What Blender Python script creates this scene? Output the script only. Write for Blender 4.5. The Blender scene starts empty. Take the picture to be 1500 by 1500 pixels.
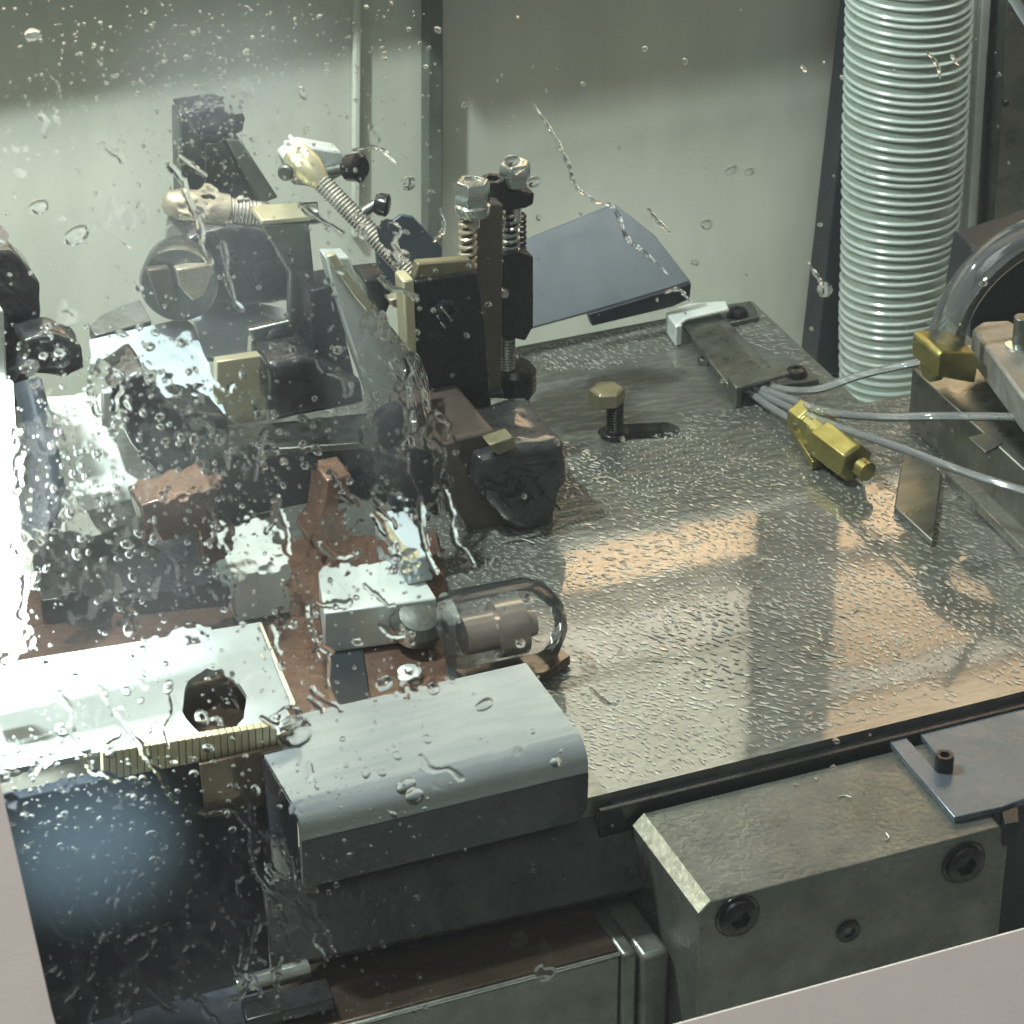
import bpy, bmesh, math, random
import numpy as np
from mathutils import Vector, Matrix
random.seed(7); rng = np.random.default_rng(7)
sc = bpy.context.scene
COL = sc.collection
PI = math.pi

# ------------------------------------------------------------------ camera
FPX = 4480.0                                   # focal length in pixels of the 1500 px photograph
PSI, PHI = math.radians(22.4), math.radians(30.6)
CR = Vector((math.cos(PSI), -math.sin(PSI), 0))
CF = Vector((math.sin(PSI)*math.cos(PHI), math.cos(PSI)*math.cos(PHI), -math.sin(PHI)))
CU = CR.cross(CF)
CC = Vector((0, 0, .764))
cam = bpy.data.cameras.new('camera'); camo = bpy.data.objects.new('camera', cam); COL.objects.link(camo)
camo.matrix_world = Matrix(((CR.x, CU.x, -CF.x, CC.x), (CR.y, CU.y, -CF.y, CC.y), (CR.z, CU.z, -CF.z, CC.z), (0, 0, 0, 1)))
cam.sensor_width = 36; cam.lens = 36*FPX/1500; cam.clip_start = .05; cam.clip_end = 50
cam.dof.use_dof = True; cam.dof.focus_distance = 1.36; cam.dof.aperture_fstop = 40
sc.camera = camo

# ------------------------------------------------------------------ world and lamps
w = bpy.data.worlds.new('World'); sc.world = w; w.use_nodes = True
bg = w.node_tree.nodes['Background']
bg.inputs[0].default_value = (.84, .90, .88, 1); bg.inputs[1].default_value = .115
sc.view_settings.view_transform = 'Standard'; sc.view_settings.look = 'None'
sc.view_settings.exposure = .72; sc.view_settings.gamma = 1
cy = sc.cycles
cy.max_bounces = 12; cy.transmission_bounces = 10; cy.transparent_max_bounces = 24; cy.glossy_bounces = 5; cy.diffuse_bounces = 4
cy.blur_glossy = .6; cy.sample_clamp_indirect = 4; cy.caustics_reflective = False; cy.caustics_refractive = False

def aim(o, p, q):
    o.location = p
    o.rotation_euler = (Vector(q)-Vector(p)).to_track_quat('-Z', 'Y').to_euler()
def area(name, p, q, power, size, col=(1, 1, 1), spread=180, size_y=None):
    l = bpy.data.lights.new(name, 'AREA'); l.energy = power; l.size = size; l.color = col; l.spread = math.radians(spread)
    if size_y: l.shape = 'RECTANGLE'; l.size_y = size_y
    o = bpy.data.objects.new(name, l); COL.objects.link(o); aim(o, p, q); return o
def spot(name, p, q, power, ang, blend, rad, col=(1, 1, 1)):
    l = bpy.data.lights.new(name, 'SPOT'); l.energy = power; l.spot_size = math.radians(ang); l.spot_blend = blend
    l.shadow_soft_size = rad; l.color = col
    o = bpy.data.objects.new(name, l); COL.objects.link(o); aim(o, p, q); return o
def az_(px, py, z):
    d = CF*FPX + CR*(px-750) - CU*(py-750); return CC + d*((z-CC.z)/d.z)
spot('work_light', (.14, 1.22, .76), (.46, 1.16, .0), 50, 120, .6, .03, (.95, 1, .98))
spot('left_light', (.06, 1.04, .30), az_(20, 1060, .046), 40, 32, 1, .012, (.93, .98, 1))
area('added_panel_light', (.75, 1.35, .56), (.75, 1.5, .36), 3.6, 1.5, (1, .97, .92), 100, .04)  # added unseen lamp that brightens the reflected panels
area('added_ledge_light', (.90, 1.40, .218), (.90, 1.5, .275), 1.5, .85, (1, .97, .92), 120, .012)  # added unseen strip lamp above the ledge, for the same panels
area('room_light', (.15, .1, 1.3), (.35, .72, .05), 5.2, .7, (1, .95, .92))

# ------------------------------------------------------------------ pixel rays (pixels of the 1500 px photograph)
def ray(px, py): return (CF*FPX + CR*(px-750) - CU*(py-750)).normalized()
def on(px, py, plane):
    k, v = plane[0], plane[1]; d = ray(px, py)
    if k == 'z': t = (v-CC.z)/d.z
    elif k == 'y': t = (v-CC.y)/d.y
    elif k == 'x': t = (v-CC.x)/d.x
    else:
        n = Vector(plane[2]); t = (Vector(v)-CC).dot(n)/d.dot(n)
    return CC + d*t
def az(px, py, z): return on(px, py, ('z', z))
def ay(px, py, y): return on(px, py, ('y', y))
def mpp(p): return (Vector(p)-CC).dot(CF)/FPX      # metres per pixel at a point

# ------------------------------------------------------------------ materials
def nt(name):
    m = bpy.data.materials.new(name); m.use_nodes = True
    t = m.node_tree; b = t.nodes['Principled BSDF']; return m, t, b
def N(t, k, **kw):
    n = t.nodes.new(k)
    for a, v in kw.items():
        if a in n.inputs: n.inputs[a].default_value = v
        else: setattr(n, a, v)
    return n
def ramp(t, src, stops):
    r = t.nodes.new('ShaderNodeValToRGB'); e = r.color_ramp.elements
    e[0].position, e[0].color = stops[0][0], (*stops[0][1], 1)
    e[1].position, e[1].color = stops[-1][0], (*stops[-1][1], 1)
    for p, c in stops[1:-1]:
        x = e.new(p); x.color = (*c, 1)
    t.links.new(src, r.inputs[0]); return r.outputs[0]
def surf(name, c0, c1, rough=(.3, .5), metal=0., scale=40, bump=.1, bscale=300, coat=0., detail=6, stretch=None, mid=None, bdist=.001):
    """Mottled surface: two colours mixed by noise, roughness by another noise, fine bump."""
    m, t, b = nt(name); L = t.links.new
    tc = N(t, 'ShaderNodeTexCoord'); src = tc.outputs['Object']
    if stretch:
        mp = N(t, 'ShaderNodeMapping'); mp.inputs['Scale'].default_value = stretch; L(src, mp.inputs[0]); ssrc = mp.outputs[0]
    else: ssrc = src
    n1 = N(t, 'ShaderNodeTexNoise', Scale=scale, Detail=detail, Roughness=.65); L(ssrc, n1.inputs['Vector'])
    stops = [(.3, c0), (.7, c1)] if mid is None else [(.3, c0), (.5, mid), (.7, c1)]
    L(ramp(t, n1.outputs[0], stops), b.inputs['Base Color'])
    n2 = N(t, 'ShaderNodeTexNoise', Scale=scale*2.3, Detail=4, Roughness=.6); L(src, n2.inputs['Vector'])
    mr = N(t, 'ShaderNodeMapRange'); mr.inputs['From Min'].default_value = .3; mr.inputs['From Max'].default_value = .7
    mr.inputs['To Min'].default_value = rough[0]; mr.inputs['To Max'].default_value = rough[1]
    L(n2.outputs[0], mr.inputs[0]); L(mr.outputs[0], b.inputs['Roughness'])
    b.inputs['Metallic'].default_value = metal
    b.inputs['Coat Weight'].default_value = coat; b.inputs['Coat Roughness'].default_value = .06
    if bump:
        n3 = N(t, 'ShaderNodeTexNoise', Scale=bscale, Detail=3); L(ssrc, n3.inputs['Vector'])
        bp = N(t, 'ShaderNodeBump', Strength=bump, Distance=bdist); L(n3.outputs[0], bp.inputs['Height']); L(bp.outputs[0], b.inputs['Normal'])
    return m
M = {}
M['wall'] = surf('painted wall', (.385, .415, .355), (.47, .50, .435), (.32, .5), 0, 11, .05, 120, stretch=(2.2, 1, .7), detail=9)
M['upper'] = surf('reflected brown panel', (.46, .265, .12), (.66, .44, .25), (.5, .7), 0, 9, .0, 100, stretch=(.25, 1, 3), mid=(.54, .36, .21))
M['tan'] = surf('reflected grey tan panel', (.40, .36, .29), (.52, .47, .39), (.5, .7), 0, 9, 0, stretch=(.25, 1, 3))
M['cream'] = surf('reflected pale yellow grey panel', (.40, .39, .30), (.50, .48, .37), (.5, .7), 0, 9, 0, stretch=(.25, 1, 3))
M['floor'] = surf('tray paint', (.34, .37, .32), (.46, .48, .42), (.3, .6), 0, 20, .1)
M['trim'] = surf('dark trim', (.055, .065, .055), (.10, .115, .095), (.4, .6), 0, 30, .05)
M['steel'] = surf('ground steel', (.20, .22, .205), (.31, .33, .305), (.24, .42), 1, 55, .12, 500, stretch=(1, 3, 1))
M['steeldk'] = surf('dull dark steel', (.10, .115, .105), (.20, .215, .195), (.3, .5), .85, 60, .15, 400)
M['steellt'] = surf('bright steel', (.55, .58, .55), (.75, .78, .74), (.12, .3), 1, 80, .1, 600)
M['chrome'] = surf('plated steel', (.36, .40, .375), (.54, .58, .55), (.10, .22), .9, 90, .05, 600)
M['black'] = surf('wet black steel', (.008, .009, .010), (.028, .030, .032), (.2, .45), .0, 70, .7, 150, coat=1)
M['recess'] = surf('shade dark recess steel', (.006, .007, .007), (.030, .032, .028), (.22, .45), .3, 40, .3, 200, coat=.25)  # near black: shade under the guard put into the colour
M['shade_sheet'] = surf('shade darkened sheet', (.012, .015, .018), (.040, .046, .052), (.18, .4), .5, 45, .25, 250, coat=.4)  # flange shade put into the colour, also used on the guard end
M['blacksm'] = surf('oiled black oxide', (.008, .008, .009), (.022, .022, .024), (.2, .36), .4, 90, .1, 400, coat=.2)
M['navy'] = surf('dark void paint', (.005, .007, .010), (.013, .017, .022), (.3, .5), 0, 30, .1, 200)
M['blue'] = surf('blue grey sheet', (.044, .060, .072), (.070, .090, .104), (.32, .5), .1, 28, .06, 300)
M['bluedk'] = surf('dark blue sheet', (.10, .125, .155), (.15, .18, .215), (.22, .36), .5, 28, .05, 300)
M['paleblue'] = surf('pale blue sheet', (.36, .44, .47), (.46, .53, .56), (.3, .5), .1, 25, .05, 300)
M['pale'] = surf('pale plated sheet', (.54, .62, .59), (.66, .73, .70), (.25, .45), .45, 40, .08, 300)
M['guardpaint'] = surf('pale wet paint', (.25, .29, .285), (.36, .40, .39), (.3, .5), .1, 25, .08, 300)
M['guard'] = surf('brushed sheet steel', (.24, .275, .285), (.33, .365, .37), (.14, .24), .4, 30, .08, 400, stretch=(1, 5, 5))
M['ribbed'] = surf('yellowed steel', (.44, .42, .27), (.60, .57, .40), (.3, .5), .6, 40, .1, 300)
M['brass'] = surf('brass', (.27, .245, .075), (.39, .36, .14), (.25, .45), .9, 70, .12, 300)
M['olive'] = surf('dull brass', (.13, .125, .075), (.24, .225, .14), (.3, .5), .5, 90, .2, 300)
M['copper'] = surf('copper brown of a reflection', (.105, .062, .043), (.21, .125, .088), (.18, .4), .6, 45, .3, 200, coat=.3)  # warm reflection put into the base colour of bed, block and lug
M['bronze'] = surf('oiled steel with brown reflection', (.11, .080, .056), (.21, .16, .118), (.10, .24), .85, 28, .15, 150, coat=.3, stretch=(1, 3, 1))
M['bronzelt'] = surf('brown grey shaft', (.30, .25, .21), (.46, .41, .36), (.14, .25), .7, 40, .05, 300)
M['brownsteel'] = surf('brown grey steel', (.085, .07, .058), (.14, .12, .10), (.3, .5), .6, 50, .1, 300)
M['beige'] = surf('beige paint', (.66, .61, .565), (.70, .645, .60), (.5, .6), 0, 60, .12, 900)
M['cast'] = surf('cast grey metal', (.23, .235, .215), (.36, .365, .34), (.4, .6), .7, 60, .35, 300)
M['green'] = surf('grey green steel', (.075, .083, .072), (.175, .185, .165), (.16, .42), .5, 30, .3, 350, detail=12)
M['chamfer'] = surf('bare chamfer', (.55, .54, .40), (.78, .76, .62), (.3, .5), .7, 150, .2, 500)
M['hose'] = surf('grey green hose film', (.19, .24, .20), (.26, .315, .27), (.18, .3), 0, 30, .05, 200, coat=.5)
M['rib'] = surf('pale hose rib', (.30, .365, .335), (.38, .45, .415), (.2, .3), 0, 40, 0, coat=.5)
M['rod'] = surf('bright threaded steel', (.40, .39, .35), (.66, .65, .60), (.12, .3), .7, 60, .1, 300)
M['brassrod'] = surf('tarnished brass rod', (.34, .30, .21), (.54, .50, .40), (.2, .4), .6, 50, .2, 300)

def table_mat():
    m, t, b = nt('scraped table steel'); L = t.links.new
    tc = N(t, 'ShaderNodeTexCoord'); o = tc.outputs['Object']
    n1 = N(t, 'ShaderNodeTexNoise', Scale=14, Detail=6, Roughness=.6); L(o, n1.inputs['Vector'])
    n2 = N(t, 'ShaderNodeTexNoise', Scale=170, Detail=4, Roughness=.7); L(o, n2.inputs['Vector'])
    c1 = ramp(t, n1.outputs[0], [(.3, (.085, .094, .083)), (.7, (.185, .197, .178))])
    c2 = ramp(t, n2.outputs[0], [(.3, (.55, .55, .53)), (.7, (1, 1, 1))])
    mx = N(t, 'ShaderNodeMix', data_type='RGBA', blend_type='MULTIPLY'); mx.inputs[0].default_value = 1
    L(c1, mx.inputs[6]); L(c2, mx.inputs[7])
    # elliptical dark patch in front of the strap, its edge broken by noise
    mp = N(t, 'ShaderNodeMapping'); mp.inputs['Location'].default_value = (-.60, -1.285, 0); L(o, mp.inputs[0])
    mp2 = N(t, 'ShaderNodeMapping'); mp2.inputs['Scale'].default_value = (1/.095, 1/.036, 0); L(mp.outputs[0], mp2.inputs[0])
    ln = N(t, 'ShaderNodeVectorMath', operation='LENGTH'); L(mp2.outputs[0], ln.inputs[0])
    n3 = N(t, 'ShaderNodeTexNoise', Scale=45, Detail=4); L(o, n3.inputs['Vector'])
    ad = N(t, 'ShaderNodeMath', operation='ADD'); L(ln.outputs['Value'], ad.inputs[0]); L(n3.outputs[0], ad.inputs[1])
    dark_patch = ramp(t, ad.outputs[0], [(0, (1, 1, 1)), (1, (0, 0, 0))])  # the same dark patch as a ramp
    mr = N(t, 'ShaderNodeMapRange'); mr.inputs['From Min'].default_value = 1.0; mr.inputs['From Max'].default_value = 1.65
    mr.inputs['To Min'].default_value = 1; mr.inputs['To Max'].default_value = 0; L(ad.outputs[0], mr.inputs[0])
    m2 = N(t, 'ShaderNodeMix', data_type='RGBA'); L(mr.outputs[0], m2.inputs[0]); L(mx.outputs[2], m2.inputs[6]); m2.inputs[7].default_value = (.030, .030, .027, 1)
    L(m2.outputs[2], b.inputs['Base Color'])
    b.inputs['Metallic'].default_value = .35; b.inputs['Roughness'].default_value = .34
    b.inputs['Coat Weight'].default_value = 1; b.inputs['Coat Roughness'].default_value = .05; b.inputs['Coat IOR'].default_value = 1.95
    w1 = N(t, 'ShaderNodeTexVoronoi', Scale=190); mp3 = N(t, 'ShaderNodeMapping'); mp3.inputs['Scale'].default_value = (.45, 1.3, 1); mp3.inputs['Rotation'].default_value = (0, 0, .5)
    L(o, mp3.inputs[0]); L(mp3.outputs[0], w1.inputs['Vector'])
    bp = N(t, 'ShaderNodeBump', Strength=.7, Distance=.0009); L(w1.outputs[0], bp.inputs['Height']); L(bp.outputs[0], b.inputs['Normal'])
    n5 = N(t, 'ShaderNodeTexNoise', Scale=60, Detail=3); L(o, n5.inputs['Vector'])
    b2 = N(t, 'ShaderNodeBump', Strength=.13, Distance=.0004); L(n5.outputs[0], b2.inputs['Height']); L(b2.outputs[0], b.inputs['Coat Normal'])
    return m
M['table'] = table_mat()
M['scrape'] = surf('scraped fleck', (.24, .252, .225), (.44, .455, .42), (.26, .42), .35, 30, 0, coat=.7)
M['scrape'].node_tree.nodes['Principled BSDF'].inputs['Coat IOR'].default_value = 2.0

def clear_mat(name, tint, ior, rough, haze=0., hcol=(.8, .85, .85)):
    """Thin clear plastic: transparent with a Fresnel reflection and a little scattering."""
    m = bpy.data.materials.new(name); m.use_nodes = True; t = m.node_tree; t.nodes.clear(); L = t.links.new
    out = N(t, 'ShaderNodeOutputMaterial'); tr = N(t, 'ShaderNodeBsdfTransparent'); tr.inputs[0].default_value = (*tint, 1)
    gl = N(t, 'ShaderNodeBsdfGlossy'); gl.inputs['Roughness'].default_value = rough
    fr = N(t, 'ShaderNodeFresnel'); fr.inputs[0].default_value = ior
    a = N(t, 'ShaderNodeMixShader'); df = N(t, 'ShaderNodeBsdfDiffuse'); df.inputs[0].default_value = (*hcol, 1)
    a.inputs[0].default_value = haze; L(tr.outputs[0], a.inputs[1]); L(df.outputs[0], a.inputs[2])
    b = N(t, 'ShaderNodeMixShader'); L(fr.outputs[0], b.inputs[0]); L(a.outputs[0], b.inputs[1]); L(gl.outputs[0], b.inputs[2])
    L(b.outputs[0], out.inputs[0]); return m
M['cleartube'] = clear_mat('clear hose plastic', (.90, .92, .92), 1.6, .08, .17, (.80, .86, .88))
M['clearthick'] = clear_mat('clear thick plastic', (.93, .95, .94), 1.65, .05, .07, (.75, .82, .85))
M['acrylic'] = clear_mat('clear acrylic', (.985, .985, .98), 1.4, .04, .03)
def water_mat():
    m = bpy.data.materials.new('water'); m.use_nodes = True; t = m.node_tree; t.nodes.clear()
    out = N(t, 'ShaderNodeOutputMaterial'); g = N(t, 'ShaderNodeBsdfGlass'); g.inputs['IOR'].default_value = 1.33; g.inputs['Roughness'].default_value = 0
    t.links.new(g.outputs[0], out.inputs[0]); return m
M['water'] = water_mat()
def pane_mat():
    m = bpy.data.materials.new('window glass'); m.use_nodes = True; t = m.node_tree; t.nodes.clear()
    out = N(t, 'ShaderNodeOutputMaterial'); g = N(t, 'ShaderNodeBsdfTransparent'); g.inputs[0].default_value = (.955, .975, .965, 1)
    t.links.new(g.outputs[0], out.inputs[0]); return m
M['pane'] = pane_mat()
def led_mat():
    m = bpy.data.materials.new('lit lens'); m.use_nodes = True; t = m.node_tree; t.nodes.clear()
    out = N(t, 'ShaderNodeOutputMaterial'); e = N(t, 'ShaderNodeEmission'); e.inputs[0].default_value = (.95, 1, .97, 1); e.inputs[1].default_value = 5
    t.links.new(e.outputs[0], out.inputs[0]); return m
M['led'] = led_mat()

# ------------------------------------------------------------------ object helpers
def setp(o, label=None, cat=None, group=None, kind=None):
    if label: o['label'] = label
    if cat: o['category'] = cat
    if group: o['group'] = group
    if kind: o['kind'] = kind
    return o
def thing(name, label, cat, loc=(0, 0, 0), group=None):
    o = bpy.data.objects.new(name, None); COL.objects.link(o); o.location = loc; o.empty_display_size = .01
    return setp(o, label, cat, group)
def wloc(o):
    v = Vector((0, 0, 0))
    while o is not None: v += o.location; o = o.parent
    return v
def link(name, me, mat, parent=None, bevel=0, smooth=True, seg=2):
    o = bpy.data.objects.new(name, me); COL.objects.link(o)
    if mat: me.materials.append(M[mat] if isinstance(mat, str) else mat)
    if parent is not None:
        off = wloc(parent)
        me.transform(Matrix.Translation(-off)); o.parent = parent
    for p in me.polygons: p.use_smooth = smooth
    if smooth: me.set_sharp_from_angle(angle=math.radians(38))
    if bevel:
        md = o.modifiers.new('bevel', 'BEVEL'); md.width = bevel; md.segments = seg; md.limit_method = 'ANGLE'; md.angle_limit = math.radians(35); md.harden_normals = False
    me.update(); return o
def frombm(bm, name):
    bmesh.ops.recalc_face_normals(bm, faces=bm.faces)
    me = bpy.data.meshes.new(name); bm.to_mesh(me); bm.free(); return me
def prism(pts, vec, holes=()):
    """Closed solid: polygon (with holes) and its copy moved by vec."""
    bm = bmesh.new(); edges = []
    for loop in (pts, *holes):
        vs = [bm.verts.new(p) for p in loop]
        edges += [bm.edges.new((vs[i], vs[(i+1) % len(vs)])) for i in range(len(vs))]
    if holes: bmesh.ops.triangle_fill(bm, use_beauty=True, edges=edges)
    else: bm.faces.new(bm.verts[:])
    r = bmesh.ops.extrude_face_region(bm, geom=bm.faces[:])
    bmesh.ops.translate(bm, verts=[v for v in r['geom'] if isinstance(v, bmesh.types.BMVert)], vec=vec)
    if holes: bmesh.ops.dissolve_limit(bm, angle_limit=.01, verts=bm.verts[:], edges=bm.edges[:]) if False else None
    return bm
def ext(name, px, plane, vec, mat, parent=None, bevel=.0006, holes=()):
    pts = [on(x, y, plane) for x, y in px]
    hs = [[on(x, y, plane) for x, y in h] for h in holes]
    return link(name, frombm(prism(pts, Vector(vec), hs), name), mat, parent, bevel)
def box(name, lo, hi, mat, parent=None, bevel=.0006):
    x0, y0, z0 = lo; x1, y1, z1 = hi
    bm = prism([Vector(p) for p in ((x0, y0, z1), (x1, y0, z1), (x1, y1, z1), (x0, y1, z1))], Vector((0, 0, z0-z1)))
    return link(name, frombm(bm, name), mat, parent, bevel)
def frame_of(d):
    d = d.normalized(); a = Vector((0, 0, 1)) if abs(d.z) < .9 else Vector((1, 0, 0))
    u = d.cross(a).normalized(); return u, d.cross(u)
def lathe_bm(p, d, prof, seg=24, rot=0.):
    """Profile of (distance along d, radius) turned round the axis; closed ends."""
    p = Vector(p); d = Vector(d).normalized(); u, v = frame_of(d); bm = bmesh.new(); rings = []
    for s, r in prof:
        rings.append([bm.verts.new(p + d*s + (u*math.cos(rot+2*PI*i/seg) + v*math.sin(rot+2*PI*i/seg))*max(r, 1e-5)) for i in range(seg)])
    for a, b in zip(rings, rings[1:]):
        for i in range(seg): bm.faces.new((a[i], a[(i+1) % seg], b[(i+1) % seg], b[i]))
    bm.faces.new(rings[0]); bm.faces.new(rings[-1]); return bm
def lathe(name, p, d, prof, mat, parent=None, seg=24, bevel=0, rot=0.):
    return link(name, frombm(lathe_bm(p, d, prof, seg, rot), name), mat, parent, bevel)
def rodc(name, p, q, r, mat, parent=None, seg=24, bevel=.0005):
    p, q = Vector(p), Vector(q); return lathe(name, p, q-p, [(0, r), ((q-p).length, r)], mat, parent, seg, bevel)
def spline(pts, n):
    pts = [Vector(p) for p in pts]; P = [pts[0]*2-pts[1]] + pts + [pts[-1]*2-pts[-2]]; out = []
    for i in range(1, len(P)-2):
        a, b, c, d = P[i-1:i+3]
        for k in range(n):
            t = k/n; out.append(.5*(2*b+(c-a)*t+(2*a-5*b+4*c-d)*t*t+(3*b-a-3*c+d)*t**3))
    out.append(pts[-1]); return out
def tube_bm(path, r, seg=12, bm=None):
    bm = bm or bmesh.new(); rings = []; n = len(path); u = None
    for i, p in enumerate(path):
        d = (path[min(i+1, n-1)] - path[max(i-1, 0)]).normalized()
        if u is None: u, _ = frame_of(d)
        u = (u - d*u.dot(d)).normalized(); v = d.cross(u); rr = r[i] if hasattr(r, '__len__') else r
        rings.append([bm.verts.new(p + (u*math.cos(2*PI*k/seg)+v*math.sin(2*PI*k/seg))*rr) for k in range(seg)])
    for a, b in zip(rings, rings[1:]):
        for i in range(seg): bm.faces.new((a[i], a[(i+1) % seg], b[(i+1) % seg], b[i]))
    bm.faces.new(rings[0]); bm.faces.new(rings[-1]); return bm
def tube(name, path, r, mat, parent=None, seg=12):
    return link(name, frombm(tube_bm(path, r, seg), name), mat, parent)
def coil(name, p, q, r, wire, turns, mat, parent=None, per=14, seg=7):
    p, q = Vector(p), Vector(q); u, v = frame_of(q-p); n = int(turns*per)
    path = [p+(q-p)*(i/n)+(u*math.cos(2*PI*i/per)+v*math.sin(2*PI*i/per))*r for i in range(n+1)]
    return tube(name, path, wire, mat, parent, seg)
def threads(L, r, pitch, depth):
    prof = []; n = int(L/pitch)
    for i in range(n): prof += [(i*pitch, r-depth), (i*pitch+pitch*.5, r)]
    return prof + [(L, r-depth)]
def socket_screw(p, d, r, h, parent, name='screw', depth=.5):
    """Cap screw with a six-sided socket, axis d pointing out of the head; returns the head."""
    d = Vector(d).normalized(); p = Vector(p); seg = 24; u, v = frame_of(d); bm = bmesh.new()
    def ring(s, rr, hexed=False):
        out = []
        for i in range(seg):
            a = 2*PI*i/seg; q = rr
            if hexed: q = rr*math.cos(PI/6)/math.cos((a % (PI/3))-PI/6)
            out.append(bm.verts.new(p+d*s+(u*math.cos(a)+v*math.sin(a))*q))
        return out
    rs = [ring(0, r), ring(h*.85, r), ring(h, r*.9), ring(h, r*.55, True), ring(h*(1-depth), r*.52, True)]
    for a, b in zip(rs, rs[1:]):
        for i in range(seg): bm.faces.new((a[i], a[(i+1) % seg], b[(i+1) % seg], b[i]))
    bm.faces.new(rs[0]); bm.faces.new(rs[-1])
    return link(name, frombm(bm, name), 'blacksm', parent)

# ================================================================== SETTING
def struct(o): o['kind'] = 'structure'; return o
YW = 1.5
struct(box('back_wall', (-.9, YW, -.4), (2.3, YW+.03, .200), 'wall', bevel=.001))
ws = struct(thing('added_upper_wall', None, None, (.6, YW, .2)))  # added unseen panels and posts, there to be reflected in the table
def wallpart(name, lo, hi, mat): return box(name, lo, hi, mat, ws, .001)
wallpart('reflected_panel', (-.5, YW-.012, .222), (.782, YW+.02, .256), 'upper')
wallpart('reflected_panel', (.836, YW-.012, .222), (2.2, YW+.02, .268), 'upper')
wallpart('reflected_rail', (-.5, YW-.002, .262), (.782, YW+.02, .276), 'brownsteel')
wallpart('reflected_rail', (.836, YW-.002, .272), (2.2, YW+.02, .288), 'brownsteel')
wallpart('reflected_pale_panel', (-.5, YW-.008, .286), (.782, YW+.02, .322), 'tan')
wallpart('reflected_panel', (.836, YW-.010, .292), (2.2, YW+.02, .366), 'upper')
wallpart('reflected_panel', (-.5, YW-.012, .328), (.782, YW+.02, .52), 'cream')
wallpart('reflected_pale_panel', (.836, YW-.008, .370), (2.2, YW+.02, .388), 'tan')
wallpart('reflected_panel', (.836, YW-.012, .392), (2.2, YW+.02, .52), 'upper')
wallpart('ledge', (-.9, 1.462, .206), (.5148, YW+.02, .212), 'wall')  # added ledges out of view that shade the wall below
wallpart('ledge', (.515, 1.45, .192), (1.3, YW+.02, .200), 'wall')
wallpart('reflected_post', (.503, YW-.03, .206), (.534, YW+.02, .60), 'navy')
wallpart('reflected_post', (.590, YW-.03, .206), (.597, YW+.02, .60), 'navy')
wallpart('reflected_post', (.786, YW-.03, .206), (.832, YW+.02, .60), 'navy')
wallpart('top_panel', (-.9, YW-.004, .62), (2.3, YW+.02, 1.3), 'wall')
struct(box('enclosure_floor', (-.9, .75, -.30), (2.3, YW, -.125), 'floor'))
struct(box('left_wall', (-.42, .9, -.3), (-.40, YW, 1.2), 'wall'))
setp(ext('wall_strip', [(627, -60), (650, -60), (648, 470), (626, 470)], ('y', YW-.012), (0, .011, 0), 'trim', bevel=.001),
     'narrow dark green vertical strip on the back wall behind the sprung clamp', 'wall strip')
setp(ext('wall_seam_cover', [(519, -60), (531, -60), (529, 350), (518, 350)], ('y', YW-.006), (0, .0055, 0), 'wall', bevel=.0015),
     'slim pale raised seam on the back wall left of the dark strip', 'wall seam')
setp(ext('black_column', [(1262, -60), (1330, -60), (1290, 560), (1193, 545)], ('y', 1.462), (0, .02, -.0), 'navy', bevel=.001),
     'black slanting column standing behind the ribbed hose', 'column')
jamb = thing('door_jamb', 'pale grey green jamb with a dark olive side right of the ribbed hose', 'door jamb', ay(1440, 420, 1.44))
ext('jamb_face', [(1405, -60), (1478, -60), (1446, 480), (1385, 480)], ('y', 1.44), (0, .03, 0), 'wall', jamb)
ext('jamb_lip', [(1443, -60), (1456, -60), (1420, 470), (1409, 470)], ('y', 1.434), (0, .0055, 0), 'pale', jamb)
ext('jamb_side', [(1480, -60), (1580, -60), (1560, 480), (1448, 480)], ('y', 1.42), (0, .03, 0), 'steel', jamb)
rodc('jamb_screw', ay(1471, 150, 1.418), ay(1471, 150, 1.418)+Vector((0, -.003, 0)), .0022, 'blacksm', jamb, 12)
setp(rodc('white_pipe', ay(1470, -25, 1.25), ay(1545, 95, 1.25), .0026, 'paleblue'), 'thin white pipe crossing the top right corner', 'pipe')

# ------------------------------------------------------------------ machine table
XT, YB0, YN = az(1103, 442, 0).x, az(1103, 442, 0).y, az(1250, 594, 0).y
print('table', XT, YB0, YN, az(1213,547,0).x, az(780,483,0))
slot = []
sa, sb = az(900, 633, 0), az(972, 630, 0)
for k in range(9): a = PI/2 + PI*k/8; slot.append(sa + Vector((.0085*math.cos(a), .0085*math.sin(a), 0)))
for k in range(9): a = -PI/2 + PI*k/8; slot.append(sb + Vector((.0085*math.cos(a), .0085*math.sin(a), 0)))
outer = [Vector(p) for p in ((.2995, .962, 0), (1.15, .962, 0), (1.15, YN, 0), (XT, YN, 0), (XT, YB0, 0), (.2995, YB0, 0))]
table = thing('machine_table', 'large hand scraped grey steel table with a dark slot and scattered bright flecks', 'machine table', (.6, 1.1, 0))
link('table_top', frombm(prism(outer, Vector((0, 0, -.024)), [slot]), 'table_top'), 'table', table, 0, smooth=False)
box('table_body', (.305, .966, -.12), (XT-.004, YB0-.005, -.0245), 'blacksm', table)
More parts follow.
